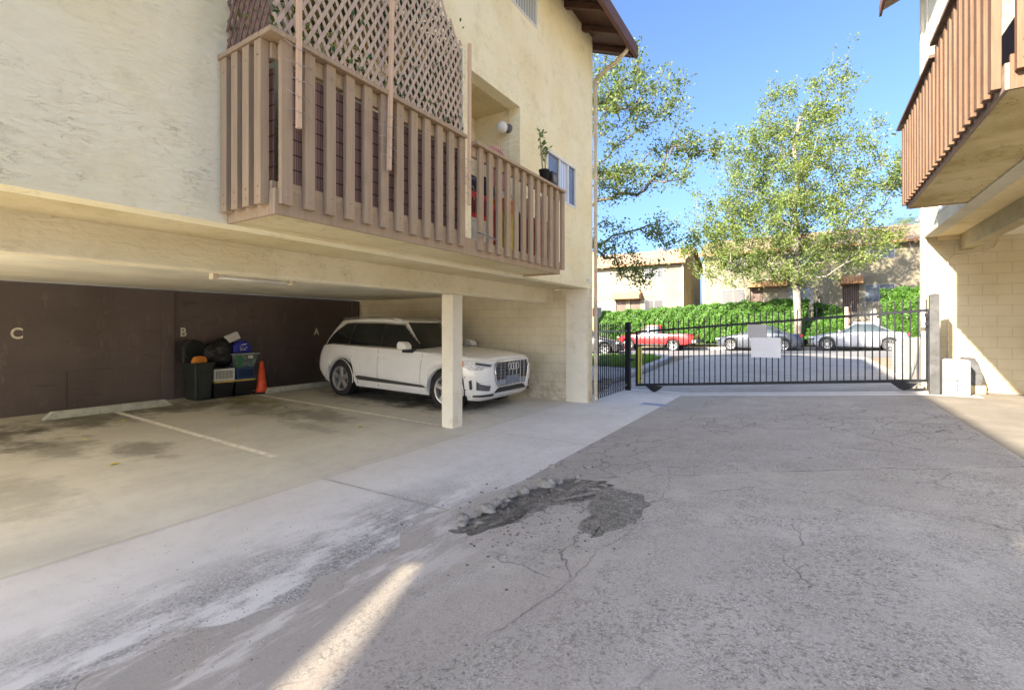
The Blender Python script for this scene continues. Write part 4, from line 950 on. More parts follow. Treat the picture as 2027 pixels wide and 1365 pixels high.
def crate(y0, y1, x0, x1, z0, z1, col, lab, grid=True):
    t_ = thing('crate', ((x0+x1)/2,(y0+y1)/2,z0), lab, 'crate'); m_ = simple('crate_plastic_%d' % len(bpy.data.materials), col, .5, .08, 9)
    b = MB().box(x0,x1,y0,y1,z0,z0+.02).box(x1-.02,x1,y0,y1,z1-.05,z1).box(x1-.02,x1,y0,y1,z0+.021,z0+.05).box(x1-.02,x1,y0,y0+.04,z0+.051,z1-.051).box(x1-.02,x1,y1-.04,y1,z0+.051,z1-.051)
    b.box(x0,x1-.021,y0,y0+.015,z0+.021,z1).box(x0,x1-.021,y1-.015,y1,z0+.021,z1)
    obj('body', b, m_, t_); gp = MB(); n = int((y1-y0-.08)/.028)
    for k in range(1, n): gp.box(x1-.016,x1-.006,y0+.04+k*.028-.005,y0+.04+k*.028+.005,z0+.05,z1-.05)
    for k in range(1, 4): gp.box(x1-.0155,x1-.0065,y0+.04,y1-.04,z0+.05+(z1-z0-.1)*k/4-.004,z0+.05+(z1-z0-.1)*k/4+.004)
    obj('grille', gp, m_, t_); obj('contents', MB().box(x0+.02,x1-.03,y0+.02,y1-.02,z0+.021,z1-.02), MAT['black_plastic'], t_)
crate(5.16,5.58,-10.68,-10.34,Z+.347,Z+.60,(.62,.62,.58),'white slatted plastic crate on the yellow board')
crate(5.62,5.99,-10.68,-10.34,Z+.347,Z+.60,(.02,.06,.16),'navy blue slatted crate on the yellow board')
TT = thing('tote', (-10.5,5.85,Z+.6), 'clear grey plastic tote with green contents stacked on the navy crate', 'tote')
tg = simple('cloudy_plastic', (.15,.20,.20), .25, .3, 10, dirt=(.03,.05,.06))
obj('body', MB().hexa([(-10.66,5.62,Z+.602),(-10.36,5.62,Z+.602),(-10.36,6.0,Z+.602),(-10.66,6.0,Z+.602),(-10.70,5.56,Z+.88),(-10.30,5.56,Z+.88),(-10.30,6.08,Z+.88),(-10.70,6.08,Z+.88)]), tg, TT, bevel=.012)
obj('rim', MB().box(-10.72,-10.28,5.54,6.10,Z+.881,Z+.90), simple('pale_rim', (.32,.37,.36), .4), TT)
obj('green_contents', MB().hexa([(-10.352,5.635,Z+.62),(-10.347,5.635,Z+.62),(-10.347,5.72,Z+.62),(-10.352,5.72,Z+.62),(-10.312,5.60,Z+.86),(-10.296,5.60,Z+.86),(-10.296,5.72,Z+.86),(-10.312,5.72,Z+.86)]), simple('green_stuff', (.03,.17,.06), .6), TT)
obj('sticker', MB().box(-10.306,-10.292,5.84,5.94,Z+.79,Z+.85), simple('pale_sticker', (.6,.52,.48), .6), TT)
bb = MB().prism([(5.58,1.03),(6.0,1.03),(5.97,1.18),(5.88,1.30),(5.72,1.28),(5.60,1.20)], -10.62, -10.40, 'yz')
BG = thing('bag', (-10.5,5.8,1.03), 'bright blue printed bag lying on top of the clear tote', 'bag')
obj('body', bb, simple('blue_plastic', (.012,.02,.30), .35, .2), BG, bevel=.03)
pr = MB(); random.seed(3)
for k in range(16): y = random.uniform(5.67,5.86); z = random.uniform(1.08,1.22); pr.box(-10.399,-10.394,y,y+random.uniform(.012,.04),z,z+random.uniform(.008,.02))
obj('print', pr, simple('white_print', (.6,.62,.65), .5), BG)
pp = MB().obox((-10.52,5.62,1.37),(.06,0,0),(0,.115,.05),(0,-.035,.07))
single('box', pp, simple('white_card', (.60,.60,.58), .8, .05), 'white carton tipped on top of the black rubbish bags', 'box', bevel=.006)
CN = thing('traffic_cone', (-10.35,6.17,Z), 'orange traffic cone beside the stacked crates', 'traffic cone')
obj('base', MB().box(-10.50,-10.20,6.02,6.32,Z,Z+.03), MAT['black_plastic'], CN, bevel=.01)
obj('cone', MB().lathe([(.135,Z+.031),(.135,Z+.05),(.115,Z+.06),(.035,Z+.70),(.025,Z+.71),(0,Z+.71)], (-10.35,6.17,0), 'z', 28), MAT['orange'], CN, smooth=True, auto=40)

for o in COL.objects:      # the whole pile stands a little nearer the bin
    if o.parent is None and o.get('label') and 4.9 < o.location.y < 6.4 and -10.9 < o.location.x < -10.2 and o.get('category') != 'bin': o.location.y -= .15
# ------------------------------------------------------------------ cars
def interp(P, x): return float(np.interp(x, [p[0] for p in P], [p[1] for p in P]))
def superc(f, r, w, nf, nr, N):
    """closed outline, x forward: front reach f, rear reach r, half width w"""
    ts = np.linspace(0, 2*np.pi, 2400, endpoint=False); c, s = np.cos(ts), np.sin(ts)
    n = np.where(c > 0, nf, nr); a = np.where(c > 0, f, r)
    x = a*np.sign(c)*np.abs(c)**(2/n); y = w*np.sign(s)*np.abs(s)**(2/n)
    x = np.append(x, x[0]); y = np.append(y, y[0]); d = np.append(0, np.cumsum(np.hypot(np.diff(x), np.diff(y))))
    q = np.linspace(0, d[-1], N, endpoint=False); return np.interp(q, d, x), np.interp(q, d, y)
def car(name, label, cat, loc, rz, P, paintm, group=None):
    root = thing(name, loc, label, cat, group, rz); N = P.get('N', 300); T = P.get('T', 26)
    f0, r0, W = P['front'], P['rear'], P['W']/2; wr = P['wr']; ax = P['axles']; sill = P['sill']
    L_ = lambda nm, mb, m, par=root, **k: obj(nm, mb, m, par, local=True, **k)
    sh = P['shoulder']
    prof = [(0,.90),(.12,.955),(.35,.992),(.6,1.),(.85,.985),(1,.955)]
    frp = P.get('frp', [(0,.955),(.2,.99),(.5,1.),(.75,.99),(1,.94)]); rrp = P.get('rrp', [(0,.96),(.3,1.),(.6,.995),(1,.93)])
    rows = []; 
    for k in range(T+1):
        t = k/T; x, y = superc(f0*interp(frp, t), r0*interp(rrp, t), W*interp(prof, t), P.get('nf', 5.5), P.get('nr', 6), N)
        row = []
        for i in range(N):
            zb = interp(P['bottom'], x[i])
            if abs(y[i]) > .72*W:
                for xa in ax:
                    d = wr*1.13; 
                    if abs(x[i]-xa) < d: zb = max(zb, wr+math.sqrt(d*d-(x[i]-xa)**2)*.98)
            zt_ = interp(sh, x[i]); row.append((x[i], y[i], zb+(zt_-zb)*t))
        rows.append(row)
    M_ = {}
    def addf(key, pts): M_.setdefault(key, MB()).quad(*pts)
    cls = P.get('cls')
    for k in range(T):
        for i in range(N):
            j = (i+1) % N; q = (rows[k][i], rows[k][j], rows[k+1][j], rows[k+1][i])
            c = np.mean(q, 0); addf(cls(c) if cls else 'body', q)
    # deck (bonnet, boot)
    top = rows[T]; S = 10; half = [i for i in range(N) if top[i][1] >= 0]; half.sort(key=lambda i: -top[i][0])
    def deck(i, s):
        x, y, z = top[i]; cr = interp(P['crown'], x); return (x, y*s, z+cr*(1-abs(s)**2.6))
    for a, b in zip(half, half[1:]):
        for k in range(-S, S):
            M_.setdefault('body', MB()).quad(deck(a, k/S), deck(a, (k+1)/S), deck(b, (k+1)/S), deck(b, k/S))
    # greenhouse
    gcx = P['gx']; Tg = 20; grow = []
    for k in range(Tg+1):
        t = k/Tg; e = t
        f = P['gf'][0]+(P['gf'][1]-P['gf'][0])*e**P.get('gpow', 1.0); r = P['gr'][0]+(P['gr'][1]-P['gr'][0])*e**P.get('grpow', 1.)
        w = (P['gw'][0]+(P['gw'][1]-P['gw'][0])*e)/2 + .025*math.sin(math.pi*t)
        x, y = superc(f-gcx, gcx-r, w, P.get('gnf', 6), P.get('gnr', 6), N)
        grow.append([(x[i]+gcx, y[i], (interp(sh, x[i]+gcx)-.03)*(1-t)+interp(P['roof'], x[i]+gcx)*t) for i in range(N)])
    mid = grow[0]
    for k in range(Tg):
        for i in range(N):
            j = (i+1) % N; q = (grow[k][i], grow[k][j], grow[k+1][j], grow[k+1][i]); c = np.mean(q, 0); t = (k+.5)/Tg
            tx = mid[j][0]-mid[i][0]; ty = mid[j][1]-mid[i][1]; l = math.hypot(tx, ty)+1e-9; nx, ny = ty/l, -tx/l
            wx = grow[k]; fx = max(p[0] for p in wx[::6]); rx = min(p[0] for p in wx[::6])
            key = 'cabin'
            if abs(ny) > .75:
                a, b = P['dlo'](t, fx, rx); side = 'l' if c[1] > 0 else 'r'
                if a < c[0] < b and P.get('dt0', .10) < t < P.get('dt1', .90):
                    key = 'side'+side
                    for n_, xp in enumerate(P['pillars']):
                        xq = xp[0]-xp[2]*t
                        if abs(c[0]-xq) < xp[1]: key = 'pillar'; break
                        if c[0] < xq: key = key[:5]+str(n_)
                elif a-.03 < c[0] < b+.03 and P.get('dt0', .10)-.045 < t < P.get('dt1', .90)+.045: key = 'trim'
            elif nx > .45 and c[0] > gcx:
                key = 'windshield' if .07 < t < .94 else 'cabin'
                if abs(c[1]) > .94*max(p[1] for p in wx[::6]): key = 'cabin'
            elif nx < -.45:
                key = 'rear_window' if .12 < t < .88 and abs(c[1]) < .86*max(p[1] for p in wx[::6]) else 'cabin'
            addf(key, q)
    top = grow[Tg]; half = [i for i in range(N) if top[i][1] >= 0]; half.sort(key=lambda i: -top[i][0])
    rc = lambda i, s: (top[i][0], top[i][1]*s, top[i][2]+P.get('rc', .05)*(1-abs(s)**2.4)*min(1, max(0, (P['gf'][1]-top[i][0])/.35)*1., 1))
    for a, b in zip(half, half[1:]):
        for k in range(-S, S): M_.setdefault('roof', MB()).quad(rc(a, k/S), rc(a, (k+1)/S), rc(b, (k+1)/S), rc(b, k/S))
    glass = P.get('glass', MAT['glass_car'])
    mats = {'body': paintm, 'cabin': paintm, 'roof': paintm, 'trim': P.get('trimm', MAT['black_plastic']), 'pillar': MAT['black_plastic'], 'lower': MAT['black_plastic'], 'windshield': P.get('wglass', glass), 'rear_window': glass}
    names = {'cabin': 'cabin', 'trim': 'window_trim', 'pillar': 'door_pillar', 'lower': 'lower_cladding'}
    def weld(mb):
        idx = {}; V = []; F = []
        for f in mb.f:
            g_ = []
            for q in f:
                p = mb.v[q]; kk = (round(p[0], 4), round(p[1], 4), round(p[2], 4))
                if kk not in idx: idx[kk] = len(V); V.append(p)
                if idx[kk] not in g_: g_.append(idx[kk])
            if len(g_) > 2: F.append(tuple(g_))
        o_ = MB(); o_.v = V; o_.f = F; return o_
    parts = {}
    for key, mb in M_.items():
        nm = names.get(key, 'side_window' if key.startswith('side') else key)
        mm = mats.get(key, glass)
        if key.startswith('side') and P.get('front_glass') and key.endswith('0') is False and len(key) == 5: mm = P['front_glass']
        parts[key] = L_(nm, weld(mb), mm, smooth=True, auto=50)
    # underbody
    L_('underbody', MB().box(-r0*.93, f0*.90, -W*.70, W*.70, P['bottom'][1][1]-.02, P.get('ubz', .72)), MAT['black_plastic'])
    # wheels
    tw = P.get('tw', .24)
    for xa in ax:
        for sgn in (1, -1):
            yo = sgn*(W-.035); yi = yo-sgn*tw
            a, b = (yi, yo)
            ty = MB().lathe([(wr*.62, a), (wr*.90, a), (wr*.985, a+sgn*.02), (wr, a+sgn*.05), (wr, b-sgn*.045), (wr*.985, b-sgn*.018), (wr*.92, b), (wr*.70, b+sgn*.002), (wr*.68, b-sgn*.012), (wr*.67, b-sgn*.06), (wr*.66, a)], (xa, 0, wr), 'y', 44)
            wh = L_('wheel', ty, MAT['rubber'], smooth=True, auto=40)
            rm_ = MB().lathe([(wr*.685, b-sgn*.012), (wr*.69, b-sgn*.002), (wr*.655, b-sgn*.004), (wr*.63, b-sgn*.03), (wr*.62, b-sgn*.10)], (xa, 0, wr), 'y', 44)
            ns = P.get('spokes', 5)
            for s in range(ns):
                an = 2*math.pi*s/ns+P.get('srot', .3); ca, sa = math.cos(an), math.sin(an); w0, w1 = P.get('sw', (.05, .085))
                def pt(r_, w_, y_): return (xa+ca*r_-sa*w_, y_, wr+sa*r_+ca*w_)
                yo_, ym = b-sgn*.012, b-sgn*.035
                for (wa, wb, ra, rb) in ((w0, w1, .06, wr*.655),):
                    rm_.hexa([pt(ra,-wa,ym-sgn*.02),pt(rb,-wb,ym),pt(rb,wb,ym),pt(ra,wa,ym-sgn*.02),pt(ra,-wa*.5,ym+sgn*.015),pt(rb,-wb*.55,yo_),pt(rb,wb*.55,yo_),pt(ra,wa*.5,ym+sgn*.015)])
            rm_.lathe([(0, b-sgn*.03), (.05, b-sgn*.03), (.07, b-sgn*.045), (.075, b-sgn*.08)], (xa, 0, wr), 'y', 20)
            L_('rim', rm_, MAT['rim'], wh)
            L_('brake_disc', MB().lathe([(0, b-sgn*.11), (wr*.60, b-sgn*.11), (wr*.60, b-sgn*.13)], (xa, 0, wr), 'y', 28), MAT['grey_iron'] if P.get('big') else MAT['black_plastic'], wh)
    return root, L_
def decal(L_, name, pts, m, dy, side, **k):
    """thin plate on the flank: pts (x, z); dy(x,z) half width"""
    b = MB(); n = len(pts); A = [(x, side*(dy(x, z)+.002), z) for x, z in pts]; B = [(x, side*(dy(x, z)+.014), z) for x, z in pts]
    b.v = A+B; b.f = [tuple(range(n)), tuple(range(n, 2*n))] + [(i, (i+1) % n, n+(i+1) % n, n+i) for i in range(n)]
    return L_(name, b, m, **k)

# white estate-like SUV in the garage, nose towards the driveway
def q_cls(c): return 'lower' if False else 'body'
suv = dict(front=2.43, rear=2.48, W=1.97, wr=.385, axles=(1.56, -1.43), sill=.27, big=True, N=420, T=34,
    bottom=[(-2.6,.42),(-2.2,.32),(-1.9,.26),(1.9,.24),(2.2,.22),(2.6,.26)],
    shoulder=[(-2.6,.98),(-2.45,1.06),(-1.8,1.12),(0,1.09),(.9,1.07),(1.3,1.05),(1.9,1.03),(2.2,1.01),(2.36,.985),(2.45,.965)],
    crown=[(-2.6,.02),(-2.2,.03),(.6,.08),(1.4,.10),(2.1,.06),(2.36,.025),(2.45,.008)],
    frp=[(0,.93),(.08,.975),(.2,.99),(.45,1.),(.8,1.),(.93,.985),(1,.955)], rrp=[(0,.95),(.25,1.),(.5,.995),(.75,.98),(1,.945)],
    nf=8, nr=6.5, gx=-.55, gf=(1.05,.18), gr=(-2.40,-1.98), gpow=.95, grpow=1.5, gw=(1.80,1.36), gnf=4.2, gnr=5,
    roof=[(-2.6,1.50),(-2.2,1.60),(-1.8,1.655),(-1.2,1.69),(-.3,1.70),(.15,1.675),(.6,1.6)], rc=.035,
    dlo=lambda t, fx, rx: (rx+.30+.34*t**1.5, fx-.15), dt0=.10, dt1=.86, pillars=[(-.24,.035,.02),(-1.22,.03,-.02)],
    glass=MAT['glass_car'], trimm=MAT['chrome'], srot=.35, spokes=5, sw=(.035,.060), tw=.27)
CZ = gA(-7.3)+.0; 
SUVX, SUVY = -7.32, 7.80
suv_root, SL = car('parked_car', 'white SUV parked nose out in stall A behind the square column', 'car', (SUVX, SUVY, CZ), R(0), suv, MAT['white_paint'])
suv_root.rotation_euler = (0, R(1.1), 0)
W2 = .985
fl_ = lambda x, z: W2*1.0
# flank details on the camera side (-y)
for sd in (-1, 1):
    decal(SL, 'side_moulding', [(-.90,.46),(-.82,.50),(1.02,.44),(1.10,.395),(-.80,.41)], simple('grey_moulding_%d' % sd, (.05,.05,.045), .4), lambda x, z: W2*.99, sd)
    for sx in (((-.24,.30),(-.235,.6),(-.23,1.075)), ((.93,.30),(.95,.6),(.985,1.05)), ((-.99,.62),(-1.10,.85),(-1.22,1.09)), ((-.86,.32),(-.90,.5),(-.99,.62))):
        q = []
        for (xa_, za_), (xb_, zb_) in zip(sx, sx[1:]):
            for k in range(6): q.append((xa_+(xb_-xa_)*k/6, za_+(zb_-za_)*k/6))
        q.append(sx[-1]); pr_ = [(0,.90),(.12,.955),(.35,.992),(.6,1.),(.85,.985),(1,.955)]
        SL('door_seam', MB().tube([(x_, sd*(W2*interp(pr_, (z_-.25)/(interp(suv['shoulder'], x_)-.25))*1.0-.003), z_) for x_, z_ in q], .0055, 5), MAT['black_plastic'])
    for xh in (-.12, -1.12):
        h = MB().tube([(xh-.10,sd*(W2-.01),.90),(xh-.08,sd*(W2+.022),.905),(xh+.08,sd*(W2+.022),.90),(xh+.10,sd*(W2-.01),.895)], .013, 8)
        SL('door_handle', h, MAT['white_paint'], smooth=True)
    mr = MB().prism([(.50,1.10),(.74,1.12),(.73,1.20),(.66,1.26),(.53,1.27),(.48,1.20)], *(sorted((sd*.98, sd*1.16))), 'xz')
    mo = SL('mirror', mr, MAT['white_paint'], bevel=.025); SL('mirror_foot', MB().box(.56,.74,*sorted((sd*.86,sd*1.08)),1.05,1.105), MAT['black_plastic'], mo, bevel=.01)
    rr = MB().tube([(-1.95,sd*.60,1.655),(-1.7,sd*.625,1.70),(-.9,sd*.64,1.745),(-.2,sd*.64,1.735),(.12,sd*.62,1.68)], .014, 8); SL('roof_rail', rr, MAT['chrome'], smooth=True)
    # wheel arch lips
    for xa in suv['axles']:
        pth = [(xa+ .446*math.cos(a), sd*(W2-.008), .385+.437*math.sin(a)) for a in np.linspace(R(-8), R(188), 26)]
        SL('arch_lip', MB().tube(pth, .009, 6), MAT['white_paint'], smooth=True)
# front: headlights, grille, intakes
FX = 2.43
def front_plate(name, yz, m, x0, th=.012, curve=.5, par=None, **k):
    b = MB(); n = len(yz)
    xf = lambda y: x0 - curve*max(0, abs(y)-.45)**2
    A = [(xf(y), y, z) for y, z in yz]; B = [(xf(y)+th, y, z) for y, z in yz]
    b.v = A+B; b.f = [tuple(range(n)), tuple(range(n, 2*n))] + [(i, (i+1) % n, n+(i+1) % n, n+i) for i in range(n)]
    return SL(name, b, m, par if par else suv_root, **k)
gp = [(-.50,.94),(.50,.94),(.60,.84),(.56,.60),(.46,.48),(-.46,.48),(-.56,.60),(-.60,.84)]
gr_ = front_plate('grille', gp, simple('grille_black', (.02,.02,.022), .35), FX-.008, .012, 0)
surr = MB(); P3 = [(FX+.012, y, z) for y, z in gp]+[(FX+.012, *gp[0])]; surr.tube(P3, .016, 8); SL('grille_frame', surr, MAT['chrome'], gr_, smooth=True)
vb_ = MB()
for y in (-.42,-.28,-.14,0,.14,.28,.42): vb_.box(FX+.004, FX+.024, y-.008, y+.008, .52 if abs(y) > .4 else .49, .93)
SL('grille_bars', vb_, MAT['chrome'], gr_)
hb = MB()
for z in (.54,.60,.66,.72,.78,.84,.89): hb.box(FX+.002, FX+.012, -.54, .54, z-.006, z+.006)
SL('grille_slats', hb, simple('dark_slats', (.06,.06,.065), .3), gr_)
SL('plate_panel', MB().box(FX+.022, FX+.032, -.24, .24, .52, .66), simple('blue_grey_plate', (.16,.19,.24), .4), gr_)
SL('sensor_panel', MB().box(FX+.010, FX+.022, -.50, .50, .50, .60), simple('blue_grey_panel', (.20,.23,.28), .35), gr_)
em = MB()
for y in (-.135,-.045,.045,.135): em.tube([(FX+.034, y+.062*math.cos(a), 0.835+.062*math.sin(a)) for a in np.linspace(0, 2*math.pi, 25)], .009, 6, False)
SL('emblem', em, MAT['chrome'], gr_, smooth=True)
def wrap(y, z, off=0):   # point on the nose at lateral position y
    # y beyond the half width continues back along the flank
    w = W2*.992; sg = 1 if y > 0 else -1; a = abs(y); k0 = w-.16
    if a <= k0: th = a/k0*(90-52)
    else: th = 38+(a-k0)/.62*52
    th = min(89.5, th); n = 8.
    if a <= k0: yy = a; x = FX*.992*(1-(yy/w)**n)**(1/n)
    else:
        s0 = math.asin((k0/w)**(n/2)); t = s0+(math.pi/2-s0)*min(1, (a-k0)/.5); x = FX*.992*math.cos(t)**(2/n) if t < math.pi/2-1e-6 else 0; yy = w*math.sin(t)**(2/n)
    nx, ny = (x/FX)**7, (yy/w)**7; l = math.hypot(nx, ny)+1e-9
    return (x+off*nx/l, sg*(yy+off*ny/l), z)
def nose(name, yz, m, off=.014, par=None, **k):
    pts = []
    for i in range(len(yz)):
        (y0, z0), (y1, z1) = yz[i], yz[(i+1) % len(yz)]
        for s in range(4): pts.append((y0+(y1-y0)*s/4, z0+(z1-z0)*s/4))
    # fill as a fan of strips between upper and lower chains
    ys = sorted({round(p[0], 4) for p in pts}); b = MB(); prev = None
    def zr(y):
        zz = []
        for i in range(len(yz)):
            (y0, z0), (y1, z1) = yz[i], yz[(i+1) % len(yz)]
            if min(y0, y1)-1e-6 <= y <= max(y0, y1)+1e-6 and abs(y1-y0) > 1e-6: zz.append(z0+(z1-z0)*(y-y0)/(y1-y0))
        return (min(zz), max(zz)) if zz else None
    n_ = 14; lo, hi = ys[0], ys[-1]
    for i in range(n_+1):
        y = lo+(hi-lo)*i/n_; r_ = zr(min(max(y, lo+1e-4), hi-1e-4))
        if not r_: continue
        cur = (wrap(y, r_[0], off), wrap(y, r_[1], off), wrap(y, r_[1], -.03), wrap(y, r_[0], -.03))
        if prev: b.quad(prev[0], cur[0], cur[1], prev[1]); b.quad(prev[1], cur[1], cur[2], prev[2]); b.quad(prev[0], prev[3], cur[3], cur[0])
        prev = cur
    return SL(name, b, m, par if par else suv_root, **k)
for sd in (-1, 1):
    hl = nose('headlight', [(sd*.61,.905),(sd*.85,.945),(sd*1.13,.965),(sd*1.13,.88),(sd*1.02,.79),(sd*.68,.82)], MAT['lamp_glass'])
    nose('lamp_bezel', [(sd*.66,.89),(sd*.95,.935),(sd*.95,.90),(sd*.70,.865)], MAT['black_plastic'], .019, hl)
    nose('turn_signal', [(sd*1.09,.95),(sd*1.13,.958),(sd*1.13,.885),(sd*1.09,.845)], MAT['amber'], .022, hl)
    nose('fog_intake', [(sd*.66,.62),(sd*.93,.62),(sd*.93,.44),(sd*.70,.42)], simple('mesh_black_%d' % sd, (.03,.03,.03), .5), .012)
    fi = MB()
    for z in (.46,.50,.54,.58): fi.tube([wrap(sd*y, z, .018) for y in (.66,.74,.82,.90)], .005, 5)
    SL('intake_slats', fi, MAT['chrome'])
    nose('side_vent', [(sd*.995,.62),(sd*1.03,.60),(sd*1.02,.44),(sd*.985,.45)], MAT['black_plastic'], .014)
nose('lower_grille', [(-.46,.455),(.46,.455),(.56,.37),(-.56,.37)], MAT['black_plastic'], .008)
for sd in (-1, 1): nose('skid_blade', [(sd*.60,.36),(sd*.98,.34),(sd*.98,.31),(sd*.60,.32)], MAT['black_plastic'], .012)
lip = MB().tube([wrap(y, 0.352, .02) for y in np.linspace(-.60,.60,30)], .014, 8); SL('bumper_strip', lip, MAT['chrome'], smooth=True)
# seats and wheel seen through the front glass
for y in (-.38, .38): SL('seat', MB().prism([(-.42,.9),(-.18,.95),(-.25,1.32),(-.33,1.34)], y-.22, y+.22, 'xz').prism([(-.36,1.35),(-.26,1.35),(-.28,1.5),(-.36,1.5)], y-.1, y+.1, 'xz'), simple('seat_leather_%d' % (y > 0), (.16,.17,.14), .7), bevel=.03)

def sedan(label, X, Y, flip, L, pm, wb, glass, roofz=1.43, group='cars parked along the far kerb', cat='car', nose_len=1.0, rz=None, **kw):
    f = L/2; a1 = f-.86; a2 = a1-wb
    P = dict(front=f, rear=f, W=1.80, wr=.325, axles=(a1, a2), sill=.2, N=200, T=16, bottom=[(-f,.32),(-f*.8,.22),(f*.8,.19),(f,.24)],
        shoulder=[(-f,.84),(-f*.93,.95),(-f*.6,.99),(0,.94),(f*.3,.90),(f*.6,.84),(f*.85,.72),(f*.97,.60),(f,.56)],
        crown=[(-f,.02),(-f*.5,.04),(f*.3,.10),(f*.8,.06),(f,.03)], nf=3.2, nr=4.2, gx=-.25, gf=(f*.50,f*.06), gr=(-f*.86,-f*.36), gpow=.9, grpow=.85, gw=(1.58,1.14),
        gnf=4.5, gnr=4, roof=[(-f*.8,roofz-.28),(-f*.5,roofz-.07),(-f*.2,roofz-.01),(0,roofz),(f*.15,roofz-.05),(f*.4,roofz-.2)], rc=.03,
        dlo=lambda t, fx, rx: (rx+.30-.05*t, fx-.18), dt0=.12, dt1=.88, pillars=[(-.02-.05,.035,.03),(-.98,.03,.15)], glass=glass, trimm=MAT['black_plastic'],
        spokes=10, sw=(.012,.022), tw=.2, ubz=.6)
    P.update(kw)
    root, L_ = car('parked_car', label, cat, (X, Y, G(X, Y)), (R(180) if flip else 0) if rz is None else rz, P, pm, group)
    W_ = P['W']/2
    for sd in (-1, 1):
        L_('headlight', MB().ball((f*.93, sd*W_*.78, .66), .12, 12, (1.1,.7,.5)), MAT['lamp_glass'], smooth=True)
        L_('tail_light', MB().ball((-f*.955, sd*W_*.80, .86), .12, 12, (.8,.8,.55)), MAT['red_lens'], smooth=True)
        L_('mirror', MB().ball((f*.36, sd*(W_+.07), 1.0), .085, 10, (.8,1,.7)), pm, smooth=True)
        for xh in (-.05,-1.0): L_('door_handle', MB().box(xh-.08, xh+.08, *sorted((sd*W_*.99, sd*(W_+.015))), .80,.825), pm)
        for xs_ in (.92,-.02,-.98): L_('door_seam', MB().hexa([(xs_,sd*W_*.985,.3),(xs_+.012,sd*W_*.985,.3),(xs_+.012,sd*(W_+.002),.3),(xs_,sd*(W_+.002),.3),(xs_-.03,sd*W_*.95,.88),(xs_-.018,sd*W_*.95,.88),(xs_-.018,sd*(W_-.018),.88),(xs_-.03,sd*(W_-.018),.88)]), MAT['black_plastic'])
        L_('sill', MB().box(a2+.45, a1-.45, *sorted((sd*W_*.80, sd*W_*.935)), .17,.215), MAT['black_plastic'])
    return root
sedan('pale silver sedan parked in front of the right hedge', 2.15, 30.9, True, 4.35, MAT['silver_paint'], 2.62, MAT['glass_car_light'], 1.44)
sedan('slate blue grey sedan parked between the red pickup and the street tree', -2.45, 30.9, True, 4.5, MAT['grey_paint'], 2.68, MAT['glass_car_light'], 1.42)
sedan('dark sedan in the street, its front showing through the side fence', -11.3, 26.6, False, 4.6, MAT['dark_paint'], 2.7, MAT['glass_car_light'], 1.45, group=None)
# red pickup
f = 2.45
pk_ = dict(front=f, rear=f, W=1.82, wr=.36, axles=(1.55,-1.25), sill=.3, N=220, T=16, bottom=[(-f,.50),(-f*.8,.42),(f*.8,.38),(f,.42)],
    shoulder=[(-f,1.06),(-f*.3,1.06),(0,1.04),(f*.35,1.02),(f*.6,.98),(f*.88,.90),(f,.78)], crown=[(-f,.0),(-.6,.0),(.3,.04),(1.2,.08),(f,.03)],
    nf=4.5, nr=9, gx=.2, gf=(1.20,.55), gr=(-.62,-.45), gpow=1, grpow=1, gw=(1.66,1.34), gnf=5, gnr=6, roof=[(-.7,1.56),(-.3,1.60),(.3,1.61),(.8,1.5)], rc=.03,
    dlo=lambda t, fx, rx: (rx+.12, fx-.16), dt0=.12, dt1=.88, pillars=[(.02,.035,.0)], glass=MAT['glass_car_light'], spokes=8, sw=(.022,.035), tw=.24, ubz=.8)
pkr, PKL = car('parked_pickup', 'red pickup truck parked beyond the left half of the gate', 'pickup truck', (-8.35, 30.95, G(-8.35, 30.9)), R(180), pk_, MAT['red_paint'])
PKL('bed_cover', MB().box(-2.38,-.66,-.74,.74,1.063,1.09), MAT['black_plastic']); PKL('rear_bumper', MB().box(-2.62,-2.36,-.86,.86,.52,.72), MAT['grey_iron'], bevel=.03)
for sd in (-1, 1):
    PKL('headlight', MB().ball((2.28, sd*.72, .82), .12, 12, (1,.8,.6)), MAT['lamp_glass'], smooth=True); PKL('tail_light', MB().box(-2.46,-2.40,*sorted((sd*.80,sd*.895)),.80,1.02), MAT['red_lens'])
    PKL('mirror', MB().ball((.95, sd*1.0, 1.14), .1, 10, (.7,1,.9)), MAT['black_plastic'], smooth=True)
    PKL('sill_trim', MB().box(-.78,1.05,*sorted((sd*.80,sd*.915)),.36,.44), MAT['black_plastic'])
    for xs_ in (1.0,.02,-.62): PKL('door_seam', MB().box(xs_,xs_+.014,*sorted((sd*.86,sd*.912)),.46,.98), MAT['black_plastic'])
    PKL('door_handle', MB().box(.1,.26,*sorted((sd*.9,sd*.925)),.88,.91), MAT['black_plastic'])

